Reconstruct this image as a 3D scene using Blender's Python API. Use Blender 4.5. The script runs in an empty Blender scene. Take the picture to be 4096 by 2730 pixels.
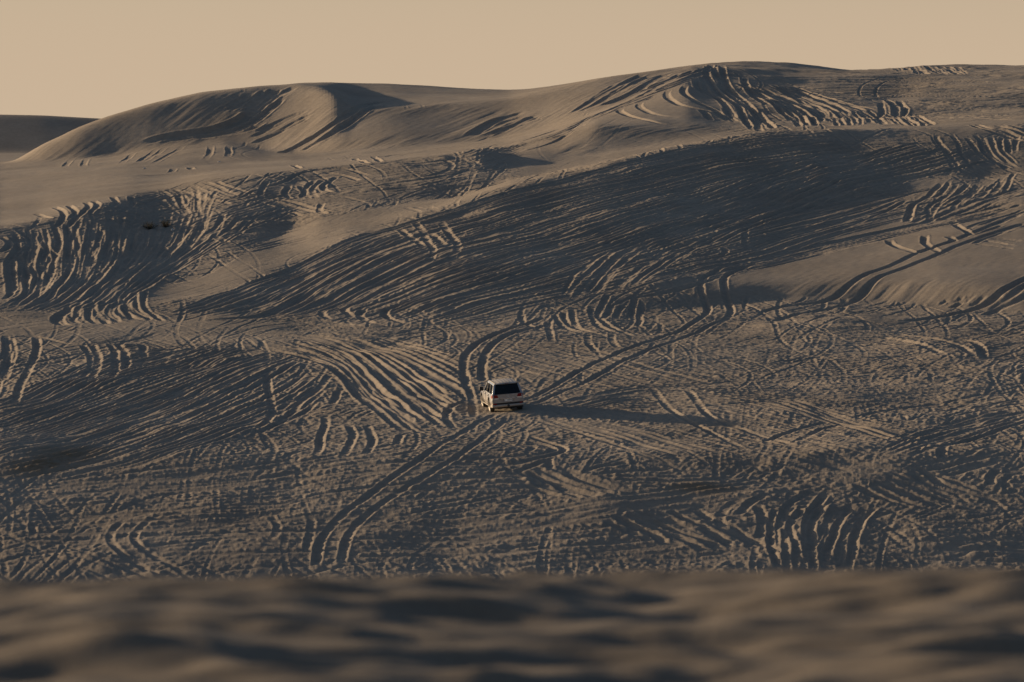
DU, DY = 0.45, 0.18
SUN_E, SUN_C, DUST, SKY_S, EXPO, OZONE, AIR = 3.9, (1.0, .735, .46), 1.2, .05, 1.08, 1.2, .7
HAZE_C = (.280, .214, .149)
import bpy, bmesh, math, random, time
import numpy as np
T0 = time.time()
rng = np.random.default_rng(11)
random.seed(5)

# ------------------------------------------------------------------ survey
# The camera is level at the origin looking along +y with a 200 mm lens.
# Surveyed columns u and sight-line heights v (in 1024 px units) with a range d
# in metres give points on the dunes; everything below works on those metres.
F, U0, V0 = 200.0/36.0*1024.0, 512.0, 130.0
CROSS = 0.10885      # survey sheet unit -> px

def curve(vs, ds):
    """two tables {u: value} -> callables"""
    a = np.array(sorted(vs.items()), float); b = np.array(sorted(ds.items()), float)
    return (lambda u: np.interp(u, a[:,0], a[:,1])), (lambda u: np.interp(u, b[:,0], b[:,1]))

CURVES = [
 # valley hidden behind the foreground crest
 curve({0:1240}, {0:130}),
 curve({0:700}, {0:255}),
 curve({0:628}, {0:292}),
 curve({0:565}, {0:301}),
 curve({0:492,300:484,600:512,800:500,1024:512}, {0:313,620:311,1024:312}),
 curve({0:452,1024:452}, {0:326,400:326,560:322,620:316,700:318,1024:322}),
 curve({0:404,300:402,512:403,800:404,1024:404}, {0:341,300:342,512:347,800:350,1024:345}),
 curve({0:346,120:344,250:346,400:356,512:360,700:366,1024:362}, {0:362,250:364,512:374,800:384,1024:380}),
 curve({0:318,150:320,300:320,400:325,470:329,540:324,600:318,700:305,760:299,870:302,1024:314}, {0:396,400:396,700:400,1024:402}),
 # R6 line and slip top on the right
 curve({0:302,150:314,300:311,400:310,512:298,600:292,700:290,740:286,800:283,860:281,940:282,1024:289}, {0:402,400:400,700:402,1024:405}),
 curve({0:286,150:306,300:298,400:286,512:262,600:262,660:276,700:271,800:255,870:240,950:222,1024:208}, {0:408,300:408,400:408,512:411,600:412,700:411,870:421,1024:428}),
 curve({0:262,150:302,300:284,400:258,512:222,600:212,700:222,780:216,833:207,915:188,953:180,985:176,1024:166}, {0:416,300:412,400:417,512:424,600:430,700:430,800:437,1024:446}),
 # R4 crest of the great middle face
 curve({0:246,100:280,160:299,185:303,217:292,261:275,305:258,348:236,390:222,435:209,480:194,545:175,610:161,650:151,714:137,762:131,826:127,913:126,960:126,1024:122},
       {0:424,160:412,217:415,261:419,348:428,435:434,545:444,650:452,762:459,913:463,1024:464}),
 # strip behind the crest
 curve({0:238,100:262,160:283,185:283,217:268,256:245,321:218,365:209,420:201,460:196,512:179,545:174,610:161,680:150,762:134,850:130,1024:124},
       {0:426,160:420,217:424,256:431,321:437,365:439,420:443,460:446,545:455,650:464,762:468,1024:472}),
 curve({0:227,40:220,65:213,130:196,209:180,256:174,300:170,350:165,400:159,450:153,480:149,512:157,560:156,600:153,620:150,660:144,720:136,780:131,850:128,1024:118},
       {0:434,130:446,200:453,256:459,300:461,400:464,480:466,600:470,700:474,850:480,1024:480}),
 curve({0:175,60:171,130:166,200:165,300:162,400:156,440:152,480:147,512:144,560:134,594:125,632:127,675:129,719:128,780:121,850:118,1024:108},
       {0:496,256:492,400:486,480:484,560:480,632:479,700:481,780:490,850:494,1024:503}),
 curve({-200:164,0:164,14:163,60:161,110:157,150:150,190:144,225:142,245:145,270:151,300:153,350:151,400:147,450:143,500:138,545:128,588:114,621:103,653:90,686:78,740:84,800:93,900:97,1024:90},
       {-200:520,0:520,60:515,110:517,200:518,245:517,270:513,300:509,350:504,400:503,450:505,512:506,588:506,653:514,700:522,800:515,900:513,1024:514}),
 # brink
 curve({-200:164,0:163.5,14:161.5,43:144.5,57:138.5,80:127,107:117,150:104,200:93,256:86.8,300:84.3,320:86.5,334:91,346:101,353:106,371:108.5,419:106,460:102,512:97,555:88,599:78.5,620:75.5,660:71,697:67,740:68.5,800:73,900:75,1024:71},
       {-200:524,0:524,14:521,57:522,107:525,200:529,256:531,300:533,330:526,353:519,400:520,460:523,560:525,640:530,700:535,800:540,1024:542}),
 # skyline
 curve({-200:164,0:163.2,14:161.5,43:144.2,57:138,80:126.5,107:116.5,150:103.3,200:92,256:86,300:83,340:81.4,390:82.6,440:85.5,480:88.6,507:90,530:88.5,565:84,600:78.5,631:74.3,680:66.3,740:62,783:63,826:67,850:69.4,875:68.5,914:66,957:64.3,1024:65},
       {-200:534,0:534,57:530,107:533,256:540,353:560,507:566,600:562,700:562,850:572,1024:578}),
 curve({0:161}, {0:622}),
 curve({0:153}, {0:731}),
 curve({-200:114,0:114,43:114.7,87:117,107:118,300:125,1024:128}, {0:748}),
 curve({0:165}, {0:860}),
 curve({0:150}, {0:1500}),
 curve({0:133}, {0:9000}),
]

def gauss1(a, s, axis):
    if s <= 0: return a
    r = int(math.ceil(3*s)); k = np.exp(-0.5*(np.arange(-r, r+1)/s)**2); k /= k.sum()
    p = [(0,0)]*a.ndim; p[axis] = (r, r); b = np.pad(a, p, mode='edge')
    out = np.zeros_like(a)
    for i, w in enumerate(k):
        sl = [slice(None)]*a.ndim; sl[axis] = slice(i, i+a.shape[axis]); out += w*b[tuple(sl)]
    return out

# The valley floor is close to two tilted planes and each dune flank has a surveyed
# slope, so the ranges of the survey lines follow from those.
SLOPES = {
 9: {0:.14,217:.135,300:.13,400:.14,512:.15,600:.155,640:.19,740:.42,1024:.45},
 10:{0:.14,217:.135,300:.13,400:.14,512:.155,600:.16,680:.15,740:.13,860:.12,1024:.13},
 11:{0:.14,217:.135,300:.13,400:.15,512:.16,600:.165,700:.16,770:.16,860:.14,930:.14,1024:.14},
 12:{0:.14,217:.135,300:.13,400:.15,512:.17,600:.18,700:.185,800:.195,900:.205,960:.21,1024:.20},
 13:{0:.14,185:.14,256:.11,300:.06,450:.05,512:.06,545:.1},
 14:{0:.14,100:.14,140:.125,185:.125,217:.145,256:.155,300:.25,400:.27,480:.26,512:.12,600:.08,1024:.08},
 15:{0:.04,430:.05,480:.10,512:.16,560:.45,720:.40,760:.10,1024:.13},
 16:{0:.02,480:.03,512:.09,600:.07,700:.06,800:.10,900:.20,1024:.24},
 17:{0:.5,300:.5,340:.40,371:.45,500:.48,600:.48,640:.35,700:.16,800:.10,900:.14,1024:.14},
 18:{0:.3,300:.3,330:.10,500:.09,600:.10,700:.12,780:.16,860:.16,914:.12,1024:.12}}
HIDDEN = {13:[(545,9e9,6)], 14:[], 15:[]}
def _ranges():
    us = np.arange(-300, 1330, 5.0)
    n1 = -16.67-SY1*345; D = {}
    for k in (5, 6, 7, 8): D[k] = n1/((V0-CURVES[k][0](us))/F-SX1*(us-512)/F*np.clip((1000-us)/300, .4, 1)-SY1)
    y4 = D[5]; z4 = (V0-CURVES[5][0](us))*y4/F
    for k in (1, 2, 3, 4): D[k] = (z4-SY2*y4)/((V0-CURVES[k][0](us))/F-SY2)
    for k in range(9, 19):
        v = CURVES[k][0](us); m = np.interp(us, sorted(SLOPES[k]), [SLOPES[k][q] for q in sorted(SLOPES[k])])
        dp = D[k-1]; zp = (V0-CURVES[k-1][0](us))*dp/F
        den = (V0-v)/F-m
        d = np.where(den < -.004, (zp-m*dp)/np.minimum(den, -.004), dp+5)
        d = np.clip(d, dp+.6, dp+75)
        tab = CURVES[k][1](us)
        if k in (13, 14): w = np.clip((us-245)/60, 0, 1); d = d*(1-w)+tab*w
        if k > 14: d = tab
        d = gauss1(d, 4.0, 0)
        D[k] = np.maximum(d, dp+.5)
    for k in D: CURVES[k] = (CURVES[k][0], (lambda u, d=D[k]: np.interp(u, us, d)))
    return D
SY1, SX1, SY2 = .085, .010, .25
_D = _ranges()
print('ranges', {k: [round(float(np.interp(u, np.arange(-300, 1330, 5.0), _D[k]))) for u in (0, 256, 512, 768, 1024)] for k in sorted(_D)})
UG = np.arange(-260, 1290, 3.0)                  # survey columns
DG = np.arange(130, 900, 0.5)
def loft():
    K = len(CURVES)
    D = np.stack([np.maximum(c[1](UG), 1) for c in CURVES]); V = np.stack([c[0](UG) for c in CURVES])
    Z = (V0 - V)*D/F
    base = np.empty((len(UG), len(DG))); kk = np.empty_like(base)
    for i in range(len(UG)):
        d = np.maximum.accumulate(D[:,i] + np.arange(K)*1e-3)
        base[i] = np.interp(DG, d, Z[:,i]); kk[i] = np.interp(DG, d, np.arange(K, dtype=float))
    base = gauss1(gauss1(base, 2.2, 1), 1.6, 0)
    wide = gauss1(gauss1(base, 8, 0), 2, 1); uu = UG[:,None]
    m = (np.clip((kk-8.6)/.5, 0, 1)*np.clip((13.9-kk)/.5, 0, 1)*np.clip((uu-20)/40, 0, 1)*np.clip((285-uu)/30, 0, 1)
         + np.clip((kk-8.6)/.5, 0, 1)*np.clip((11.75-kk)/.4, 0, 1)*np.clip((uu-440)/40, 0, 1)*np.clip((900-uu)/40, 0, 1))
    m = gauss1(gauss1(np.clip(m, 0, 1), 3, 0), 2, 1)
    base = base*(1-m)+wide*m
    return base, kk
BASE, KK = loft()
VIEWV = V0 - F*BASE/DG[None,:]
VMIN = np.minimum.accumulate(VIEWV, axis=1)

def bil(A, fi, fj):
    i0 = np.clip(fi.astype(int), 0, A.shape[0]-2); j0 = np.clip(fj.astype(int), 0, A.shape[1]-2)
    a = np.clip(fi-i0, 0, 1); b = np.clip(fj-j0, 0, 1)
    return (A[i0,j0]*(1-a)*(1-b)+A[i0+1,j0]*a*(1-b)+A[i0,j0+1]*(1-a)*b+A[i0+1,j0+1]*a*b)
def base_ud(u, d):
    return bil(BASE, (np.asarray(u, float)-UG[0])/3.0, (np.asarray(d, float)-DG[0])/0.5)
def base_xy(x, y): return base_ud(U0+F*np.asarray(x)/y, y)

def locate(u, v):
    """surveyed sight line -> point (x, y) on the dune that it meets"""
    f = min(max((u-UG[0])/3.0, 0), len(UG)-1.001); i = int(f); f -= i; dd = []
    for q in (i, i+1):
        col = VMIN[q]; j = int(np.searchsorted(-col, -v)); j = max(1, min(len(DG)-1, j))
        v0, v1 = col[j-1], col[j]; t = 0 if v0 == v1 else min(1, max(0, (v0-v)/(v0-v1)))
        dd.append(DG[j-1]+t*0.5)
    d = dd[0]*(1-f)+dd[1]*f if abs(dd[0]-dd[1]) < 9 else dd[int(f > .5)]
    return (u-U0)*d/F, d

# ------------------------------------------------------------- relief grid
GX0, GX1, GDX = -73.0, 73.0, 0.07
GY0, GY1, GDY = 282.0, 590.0, 0.12
NX = int((GX1-GX0)/GDX); NY = int((GY1-GY0)/GDY)
print('grid', NX, NY)
fx = np.fft.rfftfreq(NX, GDX)[None,:]; fy = np.fft.fftfreq(NY, GDY)[:,None]
def fieldnoise(lam, bw=0.45, ang=None, stretch=1.0, lean=0.0):
    """band-limited noise, wavelength lam metres, optionally stretched"""
    w = rng.standard_normal((NY, NX)).astype(np.float32)
    W = np.fft.rfft2(w)
    if ang is None: fr = np.sqrt(fx**2+fy**2)
    else:
        c, s = math.cos(ang), math.sin(ang)
        fr = np.sqrt(((fx*c+fy*s)*stretch)**2+(-fx*s+fy*c)**2)
    fr = np.maximum(fr, 1e-6)
    W *= np.exp(-0.5*(np.log(fr*lam)/bw)**2)
    o = np.fft.irfft2(W, s=(NY, NX)); o = (o/o.std()).astype(np.float32)
    return o
X = (GX0+GDX*np.arange(NX)).astype(np.float32)[None,:]; Y = (GY0+GDY*np.arange(NY)).astype(np.float32)[:,None]
UU = (U0+F*X/Y); 
FI = (UU-UG[0])/3.0; FJ = np.broadcast_to((Y-DG[0])/0.5, UU.shape)
K = bil(KK, FI, FJ).astype(np.float32)
BZ = bil(BASE, FI, FJ).astype(np.float32)

def band(a, b, soft=0.15):
    return np.clip((K-a)/soft+0.5, 0, 1)*np.clip((b-K)/soft+0.5, 0, 1)
def ur(a, b, soft=15.0):
    return np.clip((UU-a)/soft+0.5, 0, 1)*np.clip((b-UU)/soft+0.5, 0, 1)
# roughness: how churned the sand is
R = np.ones_like(K)*1.0
def setr(mask, val):
    global R
    R = R*(1-mask)+val*mask
setr(band(7, 8)*ur(-400, 300, 60), 0.5)
setr(band(7.2, 8)*ur(0, 260, 60), 0.3)
setr(band(5.2, 7.6)*ur(500, 800, 60), 0.55)
setr(band(8, 12), 0.55)
setr(band(8, 10)*ur(700, 1400, 25), 0.06)
setr(band(10, 11)*ur(770, 925, 30), 0.12)
setr(band(12, 13)*ur(-400, 520, 20), 0.22)
setr(band(13, 14)*ur(-400, 500), 1.1)
setr(band(14, 15)*ur(-400, 470, 30), 0.12)
setr(band(15, 16)*ur(-400, 520, 30), 0.25)
setr(band(13, 16)*ur(520, 1400), 0.18)
setr(band(16, 17)*ur(-400, 690), 0.03)
setr(band(17, 18.2)*ur(-400, 690), 0.10)
setr(band(14, 18.2)*ur(730, 1400, 50), 0.7)
setr(band(14, 17.6)*ur(860, 1400, 60), 1.15)
setr(band(18.2, 30), 0.4)

H = np.zeros((NY, NX), np.float32)
RUT = .62
def stamp(P, half=0.19, depth=0.11, berm=0.05, bw=0.20, clod=0.35, fade=0.08, bias=0.0, H=None):
    """press one wheel rut along world polyline P into the relief grid"""
    if H is None: H = globals()['H']
    P = np.asarray(P, float); seg = np.hypot(*np.diff(P, axis=0).T); L = np.concatenate([[0], np.cumsum(seg)])
    if L[-1] < 0.5: return
    n = max(3, int(L[-1]/0.07)); s = np.linspace(0, L[-1], n)
    px = np.interp(s, L, P[:,0]); py = np.interp(s, L, P[:,1])
    tx = np.gradient(px); ty = np.gradient(py); q = np.hypot(tx, ty)+1e-9; nx, ny = -ty/q, tx/q
    # irregularity along the rut
    depth *= RUT; berm *= RUT*.9
    m = max(4, int(L[-1]/0.8)); rr = rng.standard_normal((3, m)); sm = np.linspace(0, L[-1], m)
    j1 = np.interp(s, sm, rr[0]); j2 = np.interp(s, sm, rr[1]); j3 = np.interp(s, sm, rr[2])
    m2 = max(4, int(L[-1]/3.5)); slow = np.interp(s, np.linspace(0, L[-1], m2), rng.standard_normal(m2))
    f = fade*L[-1]+0.3
    ends = np.clip(s/f, 0, 1)*np.clip((L[-1]-s)/f, 0, 1)
    dep = depth*ends*(1+0.22*j3*clod+0.25*slow); 
    bl = berm*ends*np.clip(1+bias+clod*j1+0.3*slow, 0, 3); br = berm*ends*np.clip(1-bias+clod*j2+0.3*slow, 0, 3)
    a = np.arange(-(half+bw), half+bw+0.025, 0.05)[None,:]
    hw = (half*(1+0.10*j1*clod))[:,None]
    ab = np.abs(a)
    inside = np.clip((hw-ab)/(0.35*half)+0.5, 0, 1); inside = inside*inside*(3-2*inside)
    t = np.clip((ab-hw*0.9)/bw, 0, 1); bm = np.sin(np.pi*t)**1.2*np.where(a < 0, bl[:,None], br[:,None])
    gx = px[:,None]+nx[:,None]*a; gy = py[:,None]+ny[:,None]*a
    ix = ((gx-GX0)/GDX).astype(np.int32).ravel(); iy = ((gy-GY0)/GDY).astype(np.int32).ravel()
    ok = (ix >= 0) & (ix < NX) & (iy >= 0) & (iy < NY)
    ix, iy = ix[ok], iy[ok]; w = (inside*ends[:,None]).ravel()[ok]*0.85; bmf = bm.ravel()[ok]
    dp = np.broadcast_to(dep[:,None], inside.shape).ravel()[ok]
    h = H[iy, ix]
    H[iy, ix] = h*(1-w)+(0.25*h-dp)*w + bmf*(1-w)

def smooth_poly(pts, n=60):
    """Catmull-Rom through world points"""
    P = np.array(pts, float)
    if len(P) < 3:
        t = np.linspace(0, 1, n)[:,None]; return P[0]*(1-t)+P[-1]*t
    Q = np.vstack([2*P[0]-P[1], P, 2*P[-1]-P[-2]]); out = []
    m = max(4, n//(len(P)-1))
    for i in range(1, len(Q)-2):
        t = np.linspace(0, 1, m, endpoint=False)[:,None]
        p0, p1, p2, p3 = Q[i-1], Q[i], Q[i+1], Q[i+2]
        out.append(0.5*((2*p1)+(-p0+p2)*t+(2*p0-5*p1+4*p2-p3)*t**2+(-p0+3*p1-3*p2+p3)*t**3))
    out.append(P[-1:])
    return np.vstack(out)
def surf(pts, n=60):
    """surveyed polyline -> smooth world polyline, equal-length resample"""
    a = smooth_poly(pts, n)                       # smooth in the survey sheet
    w = np.array([locate(u, v) for u, v in a])
    L = np.concatenate([[0], np.cumsum(np.hypot(*np.diff(w, axis=0).T))])
    if L[-1] < 0.2: return w
    s = np.linspace(0, L[-1], n)
    w = np.stack([np.interp(s, L, w[:,0]), np.interp(s, L, w[:,1])], 1)
    for _ in range(6): w[1:-1] = 0.25*w[:-2]+0.5*w[1:-1]+0.25*w[2:]
    return w
def sheet(r, c, pts):
    ox, oy = 256*(c-1), (50, 210, 370)[r-1]
    return [(ox+x*CROSS, oy+y*CROSS) for x, y in pts]
def wob(P, amp):
    n = len(P); k = max(4, n//12); t = np.linspace(0, 1, n)
    dx = np.interp(t, np.linspace(0, 1, k), rng.standard_normal(k)*amp); dy = np.interp(t, np.linspace(0, 1, k), rng.standard_normal(k)*amp*1.6)
    Q = P.copy(); Q[:,0] += gauss1(dx, 1.5, 0); Q[:,1] += gauss1(dy, 1.5, 0); return Q
def single(pts, **k): stamp(wob(surf(pts), 0.05), **k)
def bundle(A, B, n, part=0.55, amp=0.10, cover=True, **k):
    """ruts fanning between two surveyed guide lines"""
    mids = 80
    a = smooth_poly(A, mids); b = smooth_poly(B, mids)
    def rs(p):
        L = np.concatenate([[0], np.cumsum(np.hypot(*np.diff(p, axis=0).T))]); s = np.linspace(0, L[-1], mids)
        return np.stack([np.interp(s, L, p[:,0]), np.interp(s, L, p[:,1])], 1)
    a, b = rs(a), rs(b)
    order = rng.permutation(n)
    for i in order:
        t = (i+0.5)/n+rng.uniform(-0.5, 0.5)/n*1.4; t = min(1, max(0, t))
        t2 = min(1, max(0, t+rng.uniform(-1.2, 1.2)/n))
        tt = np.linspace(t, t2, mids)[:,None]
        g = a*(1-tt)+b*tt
        ln = rng.uniform(part, 1.0); s0 = rng.uniform(0, 1-ln)
        g = g[int(s0*mids):max(int(s0*mids)+8, int((s0+ln)*mids))]
        w = np.array([locate(u, v) for u, v in g])
        for _ in range(14): w[1:-1] = 0.25*w[:-2]+0.5*w[1:-1]+0.25*w[2:]
        kk = dict(k); kk['depth'] = k.get('depth', .1)*rng.uniform(.6, 1.35); kk['berm'] = k.get('berm', .05)*rng.uniform(.5, 1.4)
        kk['half'] = k.get('half', .19)*rng.uniform(.8, 1.25); kk['bias'] = rng.uniform(-.4, .4)
        stamp(wob(w, amp), **kk)
# ------------------------------------------------------------------ tracks
def old_tracks(n, depth, berm):
    """faded criss-cross tracks on the churned sand"""
    c = 0
    while c < n:
        u = rng.uniform(-150, 1174); v = rng.uniform(95, 585)
        x, y = locate(u, v)
        if not (GY0 < y < GY1-5): continue
        r = R[min(NY-1, int((y-GY0)/GDY)), max(0, min(NX-1, int((x-GX0)/GDX)))]
        if rng.random() > (r-0.12)*1.1: continue
        a = rng.normal(0, .5)+(0 if rng.random() < .5 else 1.2) if rng.random() < .65 else rng.uniform(0, 6.3); L = rng.uniform(15, 80); k = rng.normal(0, 0.03)
        s = np.arange(0, L, 0.7); th = a+k*s+0.25*np.sin(s/rng.uniform(5, 12)+rng.uniform(0, 6))
        P = np.stack([x+np.cumsum(np.cos(th))*0.7, y+np.cumsum(np.sin(th))*0.7], 1)
        for o in ((0,) if rng.random() < .3 else (-0.75, 0.75)):
            Q = P.copy(); Q[:,0] += -np.sin(th)*o; Q[:,1] += np.cos(th)*o
            stamp(Q, half=rng.uniform(.09, .16), bw=.14, depth=depth*rng.uniform(.5, 1.3), berm=berm*rng.uniform(.5, 1.3), clod=.4)
        c += 1
old_tracks(1000, .09, .055)
H *= np.clip(R*1.7-.15, 0, 1)
churn = fieldnoise(0.5, .35, ang=math.radians(4), stretch=4)*0.008+fieldnoise(0.9, .4, ang=math.radians(-7), stretch=4)*0.012+fieldnoise(0.8, .4)*0.005+fieldnoise(2.0, .4)*0.009+fieldnoise(4.5, .5)*0.018
patch = np.clip(.5+.5*fieldnoise(12, .5), .1, 1.3)      # calmer and more churned patches
churn *= patch
H += churn*R
H0 = H.copy(); old_tracks(460, .085, .055); H = H0+(H-H0)*np.clip(R*1.7-.15, 0, 1); del H0
bundle([(512,385),(640,372),(800,366),(1040,352)], [(540,450),(700,446),(860,436),(1040,424)], 46, part=.25, depth=.09, berm=.05, half=.11, amp=.25)
bundle([(560,360),(720,380),(900,420),(1040,445)], [(560,420),(720,450),(860,480),(1000,520)], 34, part=.25, depth=.09, berm=.05, half=.11, amp=.25)
bundle([(-20,480),(160,462),(330,440),(500,418)], [(-20,560),(200,548),(420,520),(600,480)], 60, part=.25, depth=.10, berm=.06, half=.11, amp=.25)
bundle([(620,345),(780,335),(900,330),(1040,335)], [(620,368),(780,366),(900,362),(1040,360)], 20, part=.3, depth=.07, berm=.04, half=.11, amp=.2)
S = sheet
NRM = dict(depth=.12, berm=.055)
# middle face, long streaks parallel to its crest
GA = [(158,315),(217,296),(261,279),(305,262),(348,240),(390,227),(435,215),(480,201),(545,182),(610,167),(714,144),(826,133),(905,131)]
GB = [(200,322),(267,314),(321,284),(365,259),(420,240),(470,226),(540,205),(620,188),(720,163),(820,150),(910,143)]
GC = [(285,322),(354,305),(397,284),(463,260),(512,246),(600,222),(680,200),(760,180),(860,162),(930,152)]
GD = [(380,326),(452,300),(512,284),(599,256),(675,230),(768,208),(850,188),(925,176)]
GE = [(430,327),(512,311),(590,296),(650,287),(700,272),(760,262),(850,234),(940,212),(1024,196)]
bundle(GA, GB, 42, part=.4, half=.16, depth=.15, berm=.11); bundle(GB, GC, 48, part=.4, half=.16, depth=.16, berm=.10)
bundle(GC, GD, 46, part=.4, half=.16, depth=.15, berm=.11); bundle(GD, GE, 40, part=.4, half=.15, depth=.11, berm=.08)
bundle(GA[:8], GB[:8], 14, part=.5, depth=.2, berm=.13, half=.25)
bundle(GB[:6], GC[:6], 16, part=.5, depth=.22, berm=.14, half=.26)
# curved marks lower right of the face
bundle(S(2,3,[(430,870),(480,720),(620,560),(800,400),(900,330)]), S(2,3,[(780,780),(900,640),(1050,470),(1250,320),(1400,260)]), 11, **NRM)
bundle(S(2,3,[(900,720),(1050,600),(1250,430),(1450,300)]), S(2,3,[(1200,720),(1400,560),(1600,430),(1800,300)]), 9, depth=.09)
for p in ([(100,950),(110,1010),(200,1070),(400,1120)],[(390,960),(450,1050),(620,1110)],[(480,940),(520,1040),(660,1100)],[(560,930),(570,1020),(650,1090),(950,1170)],
          [(740,900),(745,1000),(830,1080),(1100,1150)],[(900,760),(850,880),(800,970),(810,1010),(900,1070),(1150,1160)],[(920,870),(890,960),(840,1020)],[(1030,880),(980,960),(950,1010)],
          [(1150,800),(1120,900),(1090,990)],[(1200,850),(1180,960),(1170,1070)],[(690,1130),(720,1240),(780,1310)],[(920,1130),(950,1240),(1000,1270)],[(330,1010),(360,1120),(370,1200)],
          [(2160,170),(2140,280),(2170,340),(2120,370)],[(1950,340),(1960,380),(1920,410)]):
    single(S(2,3,p), depth=.15, berm=.07, half=.2)
# sunlit floor above the car
bundle([(512,338),(610,353),(697,372),(800,392)], [(470,352),(540,376),(640,398)], 16, part=.5, depth=.07, berm=.03)
bundle([(430,330),(520,336),(620,328),(760,322)], [(440,340),(540,348),(640,340),(800,338)], 10, part=.5, depth=.08, berm=.04)
# long double track coming down to the vehicle
def twin(p, q, **k):
    single(p, **k); single(q, **k)
# streak face on the left of the floor
LA = [(-40,412),(0,400),(40,385),(90,362),(130,350),(175,343),(240,338)]
LB = [(-40,452),(0,440),(60,425),(141,398),(200,376),(240,358),(290,348)]
LC = [(-20,474),(40,462),(98,448),(163,427),(228,399),(270,378),(310,355)]
LD = [(30,484),(98,473),(163,458),(256,428),(300,410),(330,385)]
bundle(LA, LB, 46, part=.4, depth=.15, berm=.12, half=.14); bundle(LB, LC, 52, part=.4, depth=.16, berm=.13, half=.14); bundle(LC, LD, 26, part=.4, depth=.15, berm=.11, half=.16)
bundle([(0,490),(90,478),(200,470),(300,452)], [(0,500),(110,492),(230,486),(360,470)], 12, part=.5, depth=.07, berm=.03)
for p in ([(90,1150),(130,1290),(100,1420),(30,1567)],[(340,1150),(350,1290),(290,1430),(200,1600),(130,1790)],[(760,1220),(840,1320),(850,1430),(740,1567)],[(830,1215),(905,1310),(905,1420),(830,1560)],
          [(1000,1210),(1060,1300),(1080,1450),(1020,1560)],[(1070,1210),(1140,1290),(1160,1400),(1110,1480)],[(1300,1200),(1340,1260),(1320,1340)],[(100,1280),(60,1450),(-60,1700)],
          [(60,1150),(60,1300),(0,1400)]):
    single(S(2,1,p), depth=.2, berm=.09, half=.23)
single(S(2,1,[(0,1190),(300,1160),(700,1230),(1100,1200),(1500,1120)]), depth=.12)
single(S(2,1,[(0,1480),(300,1400),(700,1330),(1100,1260),(1500,1200)]), depth=.12)
# curving fan left of the vehicle
bundle([(300,335),(350,340),(400,352),(440,372),(470,392),(480,401)], [(256,331),(310,339),(350,352),(385,385),(420,415),(452,434)], 26, part=.45, depth=.18, berm=.08, half=.19)
bundle([(256,331),(310,339),(350,352),(385,385),(420,415),(440,428)], [(262,350),(310,358),(340,376),(362,405),(395,432),(425,441)], 20, part=.45, depth=.18, berm=.08, half=.19)
bundle([(330,330),(400,340),(460,362),(482,385)], [(300,338),(380,350),(440,380),(478,400)], 9, part=.4, depth=.12, berm=.05)
for p in ([(90,20),(120,150),(150,300),(150,400),(80,520)],[(700,20),(600,150),(450,280),(250,450),(50,590)],[(400,180),(200,380),(0,560)],[(560,280),(420,400),(150,520),(0,600)],[(800,150),(740,230),(700,330)],
          [(640,420),(655,500),(600,600),(590,720),(540,800)],[(860,500),(900,600),(860,700),(780,810)],[(1010,490),(1060,560),(1070,680),(990,790)],[(300,780),(320,760),(370,735)],
          [(1920,-20),(1940,120),(1990,230),(2000,330),(2000,440)],[(1960,260),(1830,330),(1770,400),(1780,480),(1860,540)],[(1300,620),(1330,590),(1300,690)]):
    single(S(3,2,p), depth=.17, berm=.08, half=.21)
# ruts climbing straight away behind the vehicle
# double track from the vehicle to the lower left
twin(S(3,2,[(480,1340),(520,1400),(500,1567),(470,1700)]), S(3,2,[(150,1330),(210,1430),(190,1530),(140,1567)]), depth=.14, berm=.09)
# bottom left pair
twin([(127,519),(115,527),(111,535),(113,545),(130,560),(150,572)], [(165,513),(146,524),(137,535),(141,547),(163,562),(185,574)], depth=.15, berm=.1, fade=.02)
single(S(3,1,[(330,1370),(300,1430),(320,1490),(310,1540)]), depth=.12, berm=.09)
bundle([(300,452),(360,448),(450,446),(540,440)], [(300,510),(400,500),(520,490),(620,486)], 22, part=.35, depth=.08, berm=.045)
bundle([(0,515),(150,510),(350,500),(520,505)], [(0,568),(150,566),(350,560),(560,556)], 24, part=.3, depth=.06, berm=.035)
bundle([(400,520),(560,508),(700,495),(860,470)], [(420,575),(600,560),(760,540),(900,520)], 26, part=.4, depth=.08, berm=.04)
# hollow on the left, tracks running down it
TA = [(2,232),(12,245),(6,260),(8,275),(10,290),(-5,306)]; TB = [(85,215),(84,240),(80,262),(76,280),(58,297),(20,314)]
TC = [(165,200),(158,240),(146,258),(120,280),(96,300),(60,316)]; TD = [(262,212),(236,236),(200,256),(165,275),(140,292),(112,312)]
bundle(TA, TB, 17, part=.4, amp=.15, depth=.17, berm=.09, half=.2); bundle(TB, TC, 22, part=.4, amp=.15, depth=.17, berm=.09, half=.2); bundle(TC, TD, 24, part=.5, amp=.25, depth=.16, berm=.08, half=.2)
bundle([(60,205),(150,200),(250,190)], [(60,225),(160,222),(260,214)], 18, part=.35, amp=.15, depth=.10, berm=.05)
bundle([(0,262),(100,258),(190,244)], [(0,282),(100,276),(170,268)], 7, part=.5, depth=.12, berm=.05)
bundle(S(2,1,[(640,840),(545,930),(510,1000),(540,1050),(630,1085)]), S(2,1,[(1400,720),(1410,860),(1500,950),(1700,1020)]), 14, part=.6, amp=.15, depth=.19, berm=.09, half=.23)
for p in ([(150,170),(290,260),(290,320),(180,400),(230,520),(200,700)],[(0,240),(90,290),(60,360),(0,400)],[(400,200),(390,280),(450,350),(520,420)],[(1430,290),(1530,360),(1530,440),(1480,520)],[(1960,230),(2060,270),(2100,310)]):
    single(S(2,1,p), depth=.2, berm=.1, half=.23)
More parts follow.
